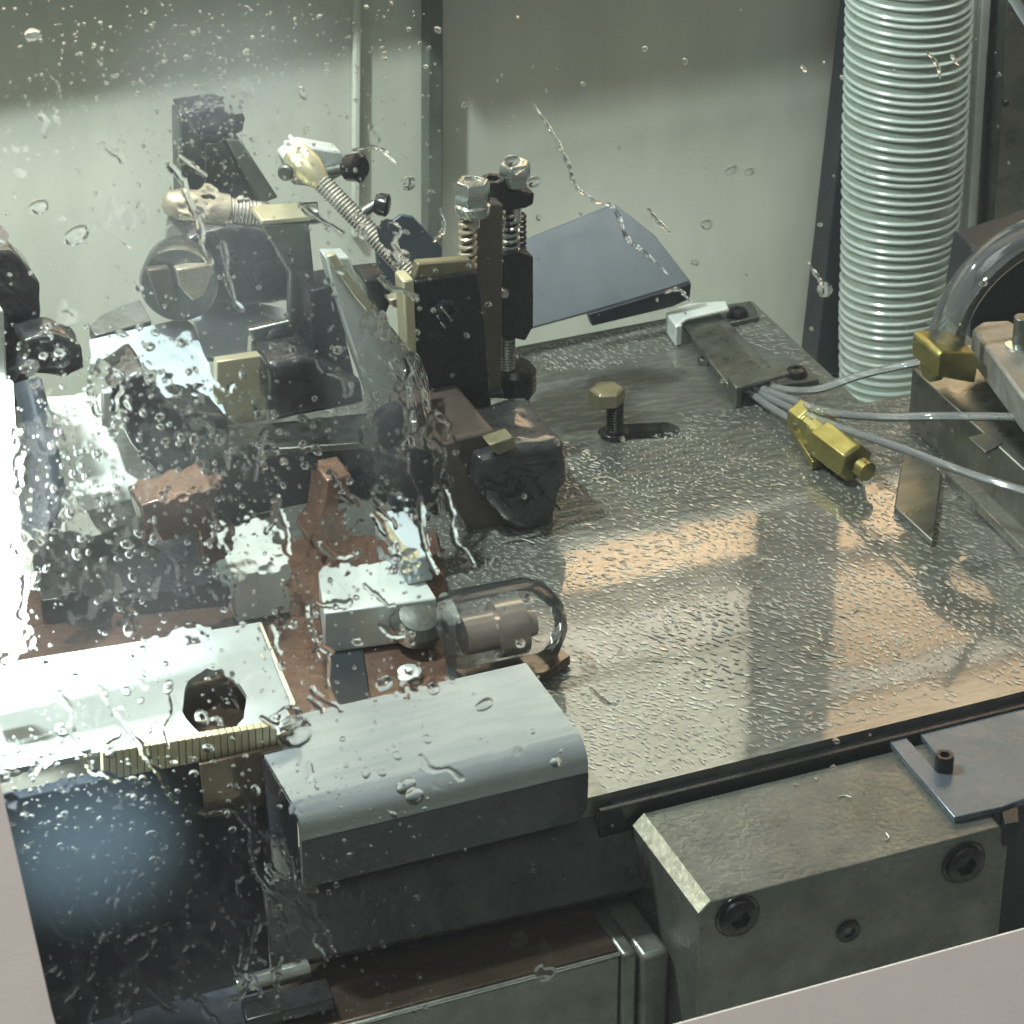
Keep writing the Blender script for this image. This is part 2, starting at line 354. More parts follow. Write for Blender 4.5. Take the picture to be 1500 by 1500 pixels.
# scraping marks: thousands of thin shallow flecks, slightly tipped
def flecks():
    V, Fc = [], []; n = 0; seen = set()
    S = 70
    px_, py_ = rng.uniform(.42, .84, S), rng.uniform(.95, 1.38, S)
    ang = np.radians(np.where(rng.random(S) < .72, -57+rng.normal(0, 14, S), 70+rng.normal(0, 12, S)))
    den, siz, tl = rng.uniform(.15, 1, S)**1.3, rng.uniform(.75, 1.3, S), rng.normal(0, .000035, S)
    for _ in range(110000):
        if n > 9500: break
        x, y = rng.uniform(.44, .82), rng.uniform(.966, YB0)
        k = int(np.argmin((px_-x+rng.normal(0, .006))**2+(py_-y+rng.normal(0, .006))**2)); big = siz[k]*(1.12 if y < 1.07 else 1)
        if rng.random() > den[k]: continue
        a = ang[k]; ca, sn = math.cos(a), math.sin(a); p = x*ca+y*sn; q = -x*sn+y*ca
        qi = round(q/(.0027*big)); pi_ = round(p/(.0048*big)+.5*(qi % 2)); key = (qi, pi_, k)
        if key in seen: continue
        seen.add(key)
        p = (pi_-.5*(qi % 2))*.0048*big + rng.normal(0, .0010); q = qi*.0027*big + rng.normal(0, .0006); a += rng.normal(0, .16); ca2, sn2 = math.cos(a), math.sin(a)
        x, y = p*ca-q*sn, p*sn+q*ca
        if not (.44 < x < .82 and .967 < y < YB0-.003 and (y < YN-.003 or x < XT-.003)): continue
        if ((x-.60)/.095)**2 + ((y-1.285)/.034)**2 < 1.1+.4*math.sin(60*x): continue
        if sa.x-.012 < x < sb.x+.012 and abs(y-sa.y) < .011: continue
        L, W = rng.uniform(.0007, .0022)*big, rng.uniform(.00022, .0006)*big; tip = tl[k]*rng.uniform(.3, 1.3)+rng.normal(0, .00002); bow = rng.uniform(-.0008, .0008)
        if ang[k] > 0: L *= .7
        b = len(V)
        for i in range(4):
            s_ = (i/3*2-1)*L; o = bow*(1-(i/3*2-1)**2); wd = W*(1 if i in (1, 2) else .35)
            for sgn in (1, -1):
                qx, qy = s_, o+sgn*wd
                V.append((x+qx*ca2-qy*sn2, y+qx*sn2+qy*ca2, .00030+tip*sgn))
        for i in range(3): Fc.append((b+2*i, b+2*i+1, b+2*i+3, b+2*i+2))
        n += 1
    me = bpy.data.meshes.new('scrape_marks'); me.from_pydata(V, [], Fc); return me
o = link('scrape_marks', flecks(), 'scrape', table, 0, smooth=False); o['kind'] = 'stuff'
# dark strip for the table side and the shadow before the front block
setp(box('table_side_shade', (.434, .9555, -.03), (1.15, .9605, -.0035), 'blacksm'), 'long black strip for side and shadow along the front edge of the scraped table', 'shade strip')

# ------------------------------------------------------------------ front block and its plates
fb = thing('steel_block', 'grey ground steel block with two black socket screws in its front face', 'steel block', (.52, .92, -.12))
X0, X1, Y0, Y1, Z0, Z1, CH = .4485, .5935, .887, .953, -.13, -.008, .0048
prof = [Vector((X0, Y0, Z0)), Vector((X1, Y0, Z0)), Vector((X1, Y0, Z1-.005)), Vector((X1-.005, Y0, Z1)), Vector((X0+CH, Y0, Z1)), Vector((X0, Y0, Z1-.0045))]
link('block_body', frombm(prism(prof, Vector((0, Y1-Y0, 0))), 'block_body'), 'green', fb, .0005)
cp = [Vector((X0-.0004, Y0+.0006, Z1-.0047)), Vector((X0+CH, Y0+.0006, Z1+.0004)), Vector((X0+CH, Y0+.0006, Z1-.002)), Vector((X0+.002, Y0+.0006, Z1-.0049))]
link('bright_chamfer', frombm(prism(cp, Vector((0, Y1-Y0-.001, 0))), 'bright_chamfer'), 'chamfer', fb, 0)
for px, py in ((1080, 1341), (1411, 1263)):
    c = ay(px, py, Y0); r = 36*mpp(c)
    cbr = lathe('counterbore', c+Vector((0, .001, 0)), (0, -1, 0), [(0, r*.93), (.0016, r*.95), (.0016, r*1.0), (.0, r*1.04)], 'blacksm', fb, 32)
    socket_screw(c+Vector((0, -.0002, 0)), (0, -1, 0), r*.84, .0032, cbr, 'socket_screw', .8)
c = ay(1242, 1363, Y0); r = 19*mpp(c)
socket_screw(c+Vector((0, .0002, 0)), (0, -1, 0), r, .0016, fb, 'set_screw', .9)
sp = thing('slotted_plate', 'thin blue grey slotted plate lying on the right end of the front steel block', 'plate', az(1420, 1120, -.004))
ext('plate', [(1297, 1079), (1322, 1074), (1362, 1117), (1368, 1126), (1377, 1124), (1379, 1114), (1343, 1069), (1620, 1014), (1700, 1100), (1467, 1182), (1398, 1197)], ('z', -.0045), (0, 0, -.0032), 'bluedk', sp, .0004)
c = az(1382, 1126, -.0045)
socket_screw(c, (0, 0, 1), .0042, .0075, sp, 'plate_screw', .5)
ext('dark_clip', [(1466, 1184), (1492, 1178), (1494, 1205), (1472, 1207)], ('z', -.006), (0, 0, -.012), 'blacksm', sp, .0006)
setp(box('side_void_sheet', (.5965, .905, -.14), (.95, .950, -.013), 'navy'), 'dark navy sheet standing for the void right of the front steel block', 'panel')  # dark sheet put where there is only a dark void

# ------------------------------------------------------------------ bent guard (front) and its lower neighbours
def bent(name, x0, x1, yb, yf, zt, zb, rad, th, mat, parent, corner=.008):
    """Sheet: flat top from yb to yf, bend of radius rad, flange down to zb; rounded lower right corner."""
    path = [(yb, zt)] + [(yf+rad-rad*math.sin(a), zt-rad+rad*math.cos(a)) for a in [PI/2*k/8 for k in range(9)]] + [(yf, zb+corner), (yf, zb+corner*.3), (yf, zb)]
    bm = bmesh.new(); n = len(path)
    ins = [0]*(n-3) + [0, corner*.28, corner]
    outv = []
    for j, (y, z) in enumerate(path):
        if j == 0: d = Vector((0, 0, -1))
        elif j < n-3: a = PI/2*(j-1)/8; d = Vector((0, math.sin(a), -math.cos(a)))
        else: d = Vector((0, 1, 0))
        row = []
        for x in (x0, x1-ins[j]): row += [bm.verts.new((x, y, z)), bm.verts.new(Vector((x, y, z))+d*th)]
        outv.append(row)
    for a, b in zip(outv, outv[1:]):
        bm.faces.new((a[0], a[2], b[2], b[0])); bm.faces.new((a[1], b[1], b[3], a[3]))
        bm.faces.new((a[0], b[0], b[1], a[1])); bm.faces.new((a[2], a[3], b[3], b[2]))
    bm.faces.new((outv[0][0], outv[0][1], outv[0][3], outv[0][2])); bm.faces.new((outv[-1][0], outv[-1][2], outv[-1][3], outv[-1][1]))
    return link(name, frombm(bm, name), mat, parent, 0)
gd = thing('bent_guard', 'bent sheet steel guard with a bright flat top and shade darkened front flange', 'guard', (.36, .955, 0))
bent('guard_sheet', .300, .4265, 1.019, .9515, .035, -.002, .011, .0016, 'guard', gd)
link('flange_shade', frombm(prism([Vector(p) for p in ((.3004, .9509, .0215), (.4264, .9509, .0215), (.4262, .9509, .004), (.4235, .9509, -.0005), (.4190, .9509, -.0018), (.3004, .9509, -.0018))], Vector((0, .0005, 0))), 'flange_shade'), 'shade_sheet', gd, 0)  # dark sheet that paints the shade on the guard front
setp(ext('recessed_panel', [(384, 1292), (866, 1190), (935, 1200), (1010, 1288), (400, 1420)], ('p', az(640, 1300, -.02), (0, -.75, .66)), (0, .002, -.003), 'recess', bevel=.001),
     'wet recessed panel coloured dark for the shade under the bent guard flange', 'panel')
setp(ext('panel_edge', [(428, 1281), (441, 1278), (470, 1372), (458, 1376)], ('y', .955), (0, .003, 0), 'steeldk', bevel=.0008),
     'thin grey edging strip at the left end of the recessed panel', 'edging strip')
sl = thing('slide_bar', 'long oily steel bar, brown reflection coloured on top, grey green front at the bottom', 'slide bar', (.36, .915, -.12))
box('bar_body', (.2905, .9135, -.14), (.4255, .957, -.047), 'green', sl, .001)
box('bar_end', (.200, .9135, -.14), (.2902, .957, -.047), 'navy', sl, .001)
box('brown_top', (.2800, .9155, -.0468), (.4255, .9555, -.045), 'bronze', sl, .0006)  # warm reflection put into the brown base colour
rodc('edge_highlight', (.281, .9139, -.0462), (.4254, .9139, -.0462), .0011, 'chrome', sl, 10)  # bright rod added as the highlight along the bar edge
box('end_cap', (.4258, .9125, -.14), (.4335, .958, -.0465), 'steeldk', sl, .0018)
box('end_cap', (.4340, .9105, -.14), (.4475, .960, -.0485), 'green', sl, .0025)
setp(rodc('bar_end_pin', az(345, 1447, -.035), az(452, 1418, -.035), .0042, 'chrome'), 'short bright pin at the left end of the brown topped bar', 'pin')
setp(ext('dark_cavity_plate', [(352, 1462), (478, 1432), (490, 1462), (360, 1495)], ('z', -.036), (0, 0, -.006), 'blacksm'), 'small black plate in front of the bright pin at bottom left', 'plate')
fy = az(280, 1082, .046).y
setp(box('dark_void_sheet', (-.1, fy-.003, -.30), (.2992, fy+.003, ay(150, 1135, fy).z), 'navy'), 'dark sheet standing for the dark void of the lower left corner behind the glass', 'void sheet')  # dark sheet added where the corner is only a dark void

box('guard_end', (.2992, .954, -.0018), (.2998, 1.0185, .034), 'shade_sheet', gd, .0002)
# ------------------------------------------------------------------ left guard with the ragged hole
lg = thing('left_guard', 'brightly lit pale guard plate with a round dark hole at the left', 'guard', az(250, 1010, .046))
def ellipse(cx, cy, a, b, n=28, jag=0, rot=0):
    out = []
    for k in range(n):
        t = 2*PI*k/n; s = 1+random.uniform(-jag, jag); x, y = a*s*math.cos(t), b*s*math.sin(t)
        out.append((cx+x*math.cos(rot)-y*math.sin(rot), cy+x*math.sin(rot)+y*math.cos(rot)))
    return out
ext('guard_plate', [(-80, 985), (60, 962), (382, 911), (400, 950), (437, 1043), (412, 1060), (152, 1100), (-80, 1145)], ('z', .046), (0, 0, -.003), 'guardpaint', lg, .0006, holes=[ellipse(314, 1030, 47, 50, jag=.05)])
ext('bright_edge', [(378, 914), (384, 911), (440, 1044), (432, 1047)], ('z', .0475), (0, 0, -.006), 'steellt', lg, .0004)
fy = az(280, 1082, .046).y
for i in range(26):
    x = 150+i*10.2
    y0 = 1101-(x-152)*.157; y1 = y0+42-(x-150)*.035
    ext('rib', [(x, y0+1), (x+9.4, y0-.5), (x+10.8, y1-1.5), (x+1.6, y1)], ('y', fy-.004), (0, .004, 0), 'ribbed', lg, .0003)
setp(ext('hole_liner', [(230, 985), (372, 962), (408, 1080), (262, 1106)], ('z', .030), (0, 0, -.004), 'bronze'), 'brown grey plate seen through the hole of the left guard', 'plate')
setp(ext('lower_shield', [(292, 1120), (412, 1094), (434, 1170), (300, 1200)], ('y', fy-.007), (0, .003, 0), 'bronze'), 'brown oily shield under the left guard ribs', 'shield')
lam = thing('work_lamp', 'glaring white work lamp at the left edge behind the wet glass', 'lamp', az(-20, 1100, .05))
ext('lamp_housing', [(-90, 455), (6, 455), (30, 960), (-90, 985)], ('y', 1.03), (0, .02, 0), 'pale', lam, .001)
ext('lamp_lens', [(-86, 540), (20, 560), (42, 955), (-86, 982)], ('y', 1.027), (0, .0025, 0), 'led', lam, .001)

# ================================================================== MACHINE CLUSTER
# --- sprung clamp (centre)
cl = thing('sprung_clamp', 'dark sprung clamp with two plated nuts over coil springs on a black post', 'clamp', az(745, 600, 0))
YB = 1.275
ext('flat_bar', [(697, 312), (708, 296), (738, 300), (735, 622), (690, 624)], ('y', YB-.010), (0, .010, 0), 'brownsteel', cl, .0012)
ext('bar_edge', [(692, 316), (698, 310), (692, 500), (684, 500)], ('y', YB-.0135), (0, .003, 0), 'steellt', cl, .0006)
ext('post_block', [(735, 374), (752, 366), (782, 376), (782, 478), (770, 500), (735, 492)], ('y', YB), (0, .022, 0), 'blacksm', cl, .001)
last_nut = []
def nutbolt(px, py, rn, hn, parent, Y, neck, flange_y, frx):
    c = ay(px, py, Y); m = mpp(c); r = rn*m; h = hn*m/.86
    lathe('nut', c-Vector((0, 0, h)), (0, 0, 1), [(0, r*.96), (h*.08, r), (h*.82, r), (h, r*.86), (h*1.0, r*.6), (h*.9, r*.55)], 'chrome', parent, 6, .0004, rot=.4); last_nut.append(COL.objects[-1])
    f = ay(px, flange_y, Y)
    rodc('stud', f-Vector((0, 0, .012)), c-Vector((0, 0, h*.9)), r*.42, 'rod', parent, 16)
    return c, m, f
c1, m1, f1 = nutbolt(692, 264, 27, 32, cl, YB-.020, 0, 300, 0)
nut1 = last_nut[0]
lathe('washer', f1-Vector((0, 0, .0045)), (0, 0, 1), [(0, 25*m1), (.0012, 27*m1), (.005, 27*m1), (.006, 24*m1)], 'chrome', nut1, 24)
coil('spring', ay(685, 314, YB-.020), ay(685, 396, YB-.020), 11*m1, 3.6*m1, 7.5, 'brassrod', cl)
rodc('spring_core', ay(685, 312, YB-.020), ay(685, 400, YB-.020), 7*m1, 'steeldk', cl, 12)
c2, m2, f2 = nutbolt(754, 237, 24, 30, cl, YB+.006, 0, 290, 0)
ext('flange_plate', [(716, 290), (738, 279), (784, 283), (782, 300), (770, 306), (722, 312)], ('y', YB+.001), (0, .02, 0), 'blacksm', cl, .0012)
coil('spring', ay(748, 312, YB+.006), ay(748, 392, YB+.006), 11.5*m2, 3.3*m2, 8.5, 'chrome', cl)
rodc('spring_core', ay(748, 305, YB+.006), ay(748, 420, YB+.006), 8*m2, 'blacksm', cl, 12)
coil('spring', ay(762, 310, YB+.016), ay(762, 380, YB+.016), 7.5*m2, 2.6*m2, 9, 'blacksm', cl)
socket_screw(ay(722, 292, YB+.006), (0, 0, 1), 20*m1, .0115, cl, 'socket_screw', .5)
lathe('lower_stud', ay(742, 540, YB+.004), (0, 0, 1), threads(.018, 14*m1, .0016, .0007), 'steeldk', cl, 18)
lathe('boss', ay(752, 612, YB+.006), (0, 0, 1), [(0, 24*m1), (.012, 26*m1), (.017, 36*m1), (.028, 36*m1), (.031, 28*m1)], 'blacksm', cl, 28)
rodc('boss_pin', ay(726, 590, YB-.012), ay(726, 572, YB-.012), 12*m1, 'blacksm', cl, 16)
lathe('cross_pin', ay(737, 428, YB), (0, -1, 0), [(0, 8*m1), (.002, 8*m1), (.003, 6*m1)], 'rod', cl, 16)

# --- tool holder (dark block, centre) with the big casting below
th = thing('tool_holder', 'tall dark tool holder block with an olive top edge beside the sprung clamp', 'tool holder', az(650, 700, 0))
YT = 1.235
ext('holder_block', [(607, 412), (700, 398), (712, 470), (724, 640), (640, 660), (612, 560)], ('y', YT), (0, .010, 0), 'blacksm', th, .0014)
ext('olive_top', [(606, 411), (612, 386), (690, 380), (698, 398)], ('y', YT+.002), (0, .006, 0), 'olive', th, .001)
ext('light_edge', [(590, 412), (607, 409), (611, 520), (596, 510)], ('y', YT-.004), (0, .012, 0), 'ribbed', th, .001)
lathe('holder_screw', ay(650, 455, YT), (.2, -1, .2), [(0, .006), (.003, .006), (.004, .0045), (.0041, .003), (.002, .0028)], 'blacksm', th, 20)
for q in ((646, 450, 662, 470), (640, 462, 652, 480)):
    rodc('bright_wire', ay(q[0], q[1], YT-.004), ay(q[2], q[3], YT-.004), .0007, 'chrome', th, 8)
ext('lower_block', [(628, 650), (724, 630), (760, 690), (752, 775), (690, 792), (640, 700)], ('y', YT-.05), (0, .06, 0), 'brownsteel', th, .002)
cb = thing('black_casting', 'lumpy wet black casting at the foot of the tool holder', 'casting', az(760, 780, 0))
def lumpy(name, px, plane, vec, mat, parent, amp=.0012, sc_=90):
    bm = prism([on(x, y, plane) for x, y in px], Vector(vec))
    bmesh.ops.triangulate(bm, faces=bm.faces[:]); bmesh.ops.subdivide_edges(bm, edges=bm.edges[:], cuts=7, use_grid_fill=True)
    from mathutils import noise
    bm.normal_update()
    for v in bm.verts:
        k = noise.noise(v.co*sc_)*amp*2+noise.noise(v.co*sc_*2.7)*amp*1.1; v.co += v.normal*k
    for _ in range(2): bmesh.ops.smooth_vert(bm, verts=bm.verts[:], factor=.5, use_axis_x=True, use_axis_y=True, use_axis_z=True)
    o = link(name, frombm(bm, name), mat, parent, 0)
    for e in o.data.edges: e.use_edge_sharp = False
    return o
lumpy('casting_body', [(702, 672), (760, 658), (828, 645), (834, 705), (822, 728), (818, 768), (752, 780), (700, 720)], ('y', 1.175), (0, .05, 0), 'black', cb, .0013, 80)
for q in (((745, 600), (728, 615), 30), ((752, 640), (738, 640), 26)):
    pass
lumpy('wet_shoulder', [(706, 622), (745, 606), (790, 612), (782, 630), (730, 642)], ('y', 1.235), (0, .02, 0), 'cast', cb, .001, 120)
ext('olive_tab', [(716, 652), (752, 640), (758, 656), (730, 668)], ('y', 1.17), (0, .01, 0), 'olive', cb, .0008)
for k in range(9):
    x, y = random.uniform(715, 815), random.uniform(670, 765)
    path = spline([ay(x+random.uniform(-14, 14)*i, y+random.uniform(-8, 8)*i, 1.170) for i in range(4)], 5)
    tube('oily_curl', path, .0007, 'blacksm', cb, 6)

# --- slanted arm with pale face, falling coolant
sa_ = thing('slanted_arm', 'pale slanted arm plate running down to the tool holder under falling coolant', 'arm', az(560, 640, 0))
ext('arm_plate', [(478, 378), (512, 377), (533, 432), (602, 524), (610, 556), (548, 596), (508, 484), (484, 404)], ('y', 1.262), (0, .012, 0), 'pale', sa_, .001)
ext('arm_edge', [(478, 376), (492, 372), (530, 424), (606, 520), (596, 528), (520, 436)], ('y', 1.258), (0, .004, 0), 'ribbed', sa_, .0008)
ext('dark_wedge', [(534, 412), (572, 408), (574, 440), (562, 470), (552, 452)], ('y', 1.256), (0, .02, 0), 'blacksm', sa_, .001)
ext('copper_tip', [(570, 440), (598, 432), (598, 456), (574, 450)], ('y', 1.250), (0, .012, 0), 'brassrod', sa_, .0008)

# --- threaded rod with knob
tr = thing('threaded_rod', 'bright slanting threaded rod with a pale round head and black knob', 'threaded rod', ay(530, 320, 1.27))
pa, pb = ay(455, 250, 1.305), ay(612, 412, 1.255); d = pb-pa; mr_ = mpp(pa)
lathe('rod', pa, d, threads(d.length, 15*mr_, .0019, .0007), 'rod', tr, 20)
lathe('rod_head', pa-d.normalized()*.014, d, [(0, 14*mr_), (.003, 22*mr_), (.012, 24*mr_), (.018, 19*mr_), (.022, 13*mr_)], 'ribbed', tr, 28)
ext('clamp_lug', [(415, 232), (442, 212), (500, 222), (512, 252), (470, 276), (430, 272)], ('y', 1.318), (0, .012, 0), 'pale', tr, .0015)
lathe('black_knob', ay(506, 246, 1.312), (.55, -.75, .25), [(0, 14*mr_), (.002, 20*mr_), (.009, 22*mr_), (.011, 15*mr_)], 'blacksm', tr, 24)
lathe('black_collar', ay(550, 298, 1.285), (.8, -.55, -.1), [(0, 14*mr_), (.002, 17*mr_), (.006, 17*mr_), (.007, 12*mr_)], 'blacksm', tr, 24)
rodc('knob_stem', ay(478, 252, 1.318), ay(506, 246, 1.312), 9*mr_, 'steeldk', tr, 14)
rodc('collar_stem', ay(520, 318, 1.285), ay(552, 298, 1.285), 8*mr_, 'steeldk', tr, 14)
lathe('lug_bolt', ay(424, 250, 1.31), (-.6, -.75, .2), [(0, 12*mr_), (.006, 12*mr_), (.007, 9*mr_)], 'steeldk', tr, 16)

# --- horizontal tarnished rod
hr = thing('machine_lever', 'tarnished horizontal brass lever with a rounded left end and silver sleeve', 'lever', ay(320, 300, 1.32))
pa, pb = ay(238, 296, 1.325), ay(396, 316, 1.315); d = pb-pa; m_ = mpp(pa); Ld = d.length
lathe('handle_grip', pa, d, [(0, 8*m_), (.002, 17*m_), (.007, 22*m_), (Ld*.35, 25*m_), (Ld*.6, 24*m_), (Ld*.62, 19*m_), (Ld, 18*m_)], 'brassrod', hr, 28)
lathe('grip_thread', pa+d*.62, d, threads(Ld*.3, 20*m_, .0018, .0006), 'rod', hr, 20)
rodc('silver_sleeve', ay(388, 316, 1.312), ay(466, 312, 1.305), 17*m_, 'chrome', hr, 20)
lathe('sleeve_ring', ay(380, 314, 1.313), d, [(0, 20*m_), (.004, 20*m_)], 'steellt', hr, 20)

# --- far dark bracket with a diagonal arm
fbk = thing('dark_bracket', 'dark upright bracket with a grey diagonal strut at upper left', 'bracket', ay(320, 290, 1.40))
ext('bracket_plate', [(263, 168), (317, 156), (330, 200), (338, 290), (266, 300)], ('y', 1.40), (0, .015, 0), 'steeldk', fbk, .001)
lumpy('bracket_head', [(268, 166), (318, 155), (346, 158), (362, 176), (356, 194), (322, 204), (290, 200)], ('y', 1.392), (0, .02, 0), 'black', fbk, .001, 120)
ext('strut', [(331, 204), (352, 204), (408, 290), (380, 300)], ('y', 1.392), (0, .010, 0), 'trim', fbk, .001)
ext('strut_plate', [(300, 210), (331, 208), (384, 300), (300, 300)], ('y', 1.397), (0, .0025, 0), 'steel', fbk, .0008)
# --- dark motor body and round disc
mb = thing('dark_housing', 'wet dark rounded housing below the brass lever', 'housing', ay(350, 440, 1.345))
lumpy('housing_body', [(272, 350), (330, 332), (388, 338), (426, 400), (428, 442), (360, 452), (300, 446), (268, 400)], ('y', 1.335), (0, .035, 0), 'black', mb, .0012, 90)
lathe('housing_bore', ay(392, 404, 1.335), (0, -1, .1), [(0, .009), (.004, .009), (.005, .007), (.005, .004)], 'blacksm', mb, 24)
dk = thing('round_disc', 'round grey and copper disc with a slot left of the dark housing', 'disc', ay(262, 450, 1.32))
c = ay(262, 415, 1.322); ax = Vector((-.35, -.9, .15)).normalized(); m_ = mpp(c)
lathe('disc_body', c, ax, [(-.02, 56*m_), (0, 58*m_), (.003, 54*m_)], 'steel', dk, 36)
ext('copper_segment', [(258, 395), (312, 386), (320, 425), (282, 442), (262, 420)], ('y', 1.314), (0, .006, 0), 'brassrod', dk, .001)
ext('disc_slot', [(216, 396), (248, 392), (262, 440), (234, 452)], ('y', 1.315), (0, .005, 0), 'brownsteel', dk, .001)
# --- light L bracket
lb = thing('grey_angle_bracket', 'light grey bracket with a cut out and one socket screw in its foot', 'bracket', ay(425, 525, 1.29))
ext('bracket_web', [(383, 330), (453, 324), (464, 433), (455, 520), (392, 530), (363, 484), (424, 470), (425, 400)], ('y', 1.288), (0, .006, 0), 'steel', lb, .0012)
ext('bracket_top', [(382, 330), (384, 322), (462, 316), (454, 325)], ('y', 1.286), (0, .018, 0), 'ribbed', lb, .0008)
c = ay(408, 502, 1.288); socket_screw(c, (0, -1, .35), 24*mpp(c), .004, lb, 'bracket_screw', .6)
# --- black knurled block
kb = thing('knurled_block', 'black wet knurled block beside the light grey bracket', 'knurled block', az(460, 620, 0))
lumpy('knurled_body', [(392, 534), (458, 520), (530, 560), (536, 590), (470, 606), (396, 620)], ('y', 1.262), (0, .03, 0), 'black', kb, .0010, 170)
ext('column', [(455, 426), (498, 416), (508, 500), (522, 560), (460, 566)], ('y', 1.268), (0, .02, 0), 'blacksm', kb, .0012)
setp(ext('yellow_plate', [(318, 530), (388, 520), (390, 616), (318, 626)], ('y', 1.275), (0, .006, 0), 'ribbed'), 'yellowish wet plate left of the knurled block', 'plate')
ps = thing('beam', 'dark beam with a pale top ledge crossing under the knurled block', 'beam', az(430, 760, 0))
ext('beam_ledge', [(312, 664), (330, 626), (538, 604), (556, 646)], ('z', .034), (0, 0, -.004), 'steel', ps, .0008)
ext('beam_front', [(312, 668), (556, 650), (566, 752), (318, 775)], ('y', az(430, 655, .034).y+.002), (0, .03, 0), 'black', ps, .0012)
for px, py, r in ((360, 690, 9), (500, 682, 8), (530, 705, 13), (572, 714, 9)):
    c = ay(px, py, az(430, 655, .034).y); lathe('beam_screw', c, (0, -1, 0), [(0, r*mpp(c)), (.003, r*mpp(c)), (.004, r*.7*mpp(c))], 'chrome' if r < 10 else 'blacksm', ps, 16)
lathe('beam_roller', ay(590, 690, 1.17), (0, -1, .2), [(0, .013), (.01, .014), (.013, .010)], 'blacksm', ps, 24)
lathe('beam_roller', ay(575, 620, 1.22), (0, -1, .2), [(0, .011), (.01, .012), (.012, .008)], 'blacksm', ps, 24)

# --- pale sheets at the left
setp(ext('pale_sheet', [(130, 497), (270, 465), (284, 476), (332, 606), (244, 610), (234, 545), (214, 530), (136, 540)], ('p', az(230, 540, .055), (0, -.35, 1)), (0, .001, -.003), 'paleblue', bevel=.0006),
     'pale blue notched sheet metal cover at the left', 'sheet cover')
setp(ext('bent_cover', [(278, 448), (310, 430), (424, 452), (424, 470), (364, 486), (361, 532), (298, 522)], ('p', az(340, 490, .045), (0, -.5, 1)), (0, .001, -.003), 'paleblue', bevel=.0006),
     'small pale blue cover behind the notched sheet metal cover', 'sheet cover')
setp(ext('green_strip', [(130, 478), (150, 460), (205, 438), (222, 470), (140, 492)], ('p', az(180, 465, .045), (0, -.4, 1)), (0, .001, -.006), 'green', bevel=.0006),
     'grey green strip behind the pale blue notched cover', 'strip')
ls = thing('wet_fixture', 'dark wet fixture with shiny lumps below the pale blue notched cover', 'fixture', az(240, 720, 0))
lumpy('fixture_body', [(168, 566), (214, 540), (240, 600), (330, 612), (338, 636), (306, 650), (322, 712), (236, 700), (188, 646)], ('y', 1.215), (0, .03, 0), 'black', ls, .0010, 80)
ext('fixture_face', [(280, 640), (312, 650), (326, 760), (300, 770)], ('y', 1.20), (0, .02, 0), 'green', ls, .001)
wg = thing('white_guard', 'white wet guard plate at the left beside the dark hose', 'guard', az(150, 740, 0))
ext('guard_top', [(66, 580), (160, 574), (166, 630), (186, 690), (236, 722), (112, 748), (96, 652)], ('p', az(140, 660, .05), (0, -.5, 1)), (0, .002, -.004), 'pale', wg, .001)
ext('guard_wall', [(150, 575), (166, 574), (168, 630), (152, 632)], ('y', 1.205), (0, .004, 0), 'pale', wg, .0008)
dh = thing('hose_column', 'dark navy curved hose with a black column at the far left', 'hose', az(60, 760, 0))
lumpy('column', [(-60, 372), (20, 368), (62, 420), (64, 500), (30, 600), (-60, 600)], ('y', 1.23), (0, .03, 0), 'black', dh, .001, 90)
tube('grip', spline([ay(40, 560, 1.2), ay(52, 610, 1.19), ay(64, 660, 1.18), ay(72, 715, 1.17), ay(60, 780, 1.16)], 8), 22*mpp(ay(60, 650, 1.18)), 'bluedk', dh, 18)
lumpy('knob', [(34, 500), (80, 488), (122, 506), (126, 540), (96, 556), (44, 548)], ('y', 1.205), (0, .02, 0), 'black', dh, .001, 120)
setp(ext('side_sheet', [(-60, 500), (40, 520), (52, 740), (-60, 760)], ('y', 1.24), (0, .004, 0), 'pale'), 'bright sheet behind the dark hose at the far left edge', 'sheet')

# --- brown bed with reflection coloured blocks and pale jaws
bd = thing('brown_bed', 'bed coloured by a brown reflection between the tool holder and the left guard', 'bed', az(400, 940, .006))
ext('bed_top', [(-80, 880), (40, 842), (320, 795), (640, 778), (662, 900), (668, 1010), (420, 1062), (60, 1010), (-80, 1040)], ('z', .003), (0, 0, -.0029), 'copper', bd, .0008)  # brown of the bed carries the warm reflection as base colour
ext('bed_reflection_bar', [(466, 892), (522, 884), (545, 1040), (494, 1050)], ('z', .0045), (0, 0, -.0014), 'navy', bd, .0004)  # dark strips laid on as reflections of posts, not cut grooves
ext('bed_reflection_bar', [(645, 870), (660, 868), (672, 1000), (656, 1004)], ('z', .0045), (0, 0, -.0014), 'navy', bd, .0004)
ext('bed_step', [(40, 790), (330, 760), (345, 850), (60, 880)], ('z', .016), (0, 0, -.0129), 'black', bd, .001)
setp(ext('reflection_brown_block', [(204, 742), (308, 708), (330, 716), (338, 812), (300, 836), (292, 780), (222, 800)], ('y', 1.135), (0, .02, 0), 'copper', bevel=.0012), 'block coloured copper brown for a reflection under the dark wet fixture', 'block')  # orange brown reflection painted as the colour of this block
setp(ext('reflection_brown_lug', [(478, 704), (516, 696), (506, 770), (474, 832), (452, 790), (470, 766)], ('y', 1.145), (0, .02, 0), 'copper', bevel=.0012), 'lug coloured copper brown for a reflection, hanging under the dark beam', 'lug')  # lug colour stands in for an orange brown reflection
j1 = thing('pale_jaw', 'pale square jaw block standing on the brown bed, smaller and further left', 'jaw', az(370, 830, .02), 'pale jaw blocks on the brown bed')
ext('jaw_top', [(308, 774), (390, 762), (424, 828), (342, 842)], ('z', .030), (0, 0, -.026), 'pale', j1, .001)
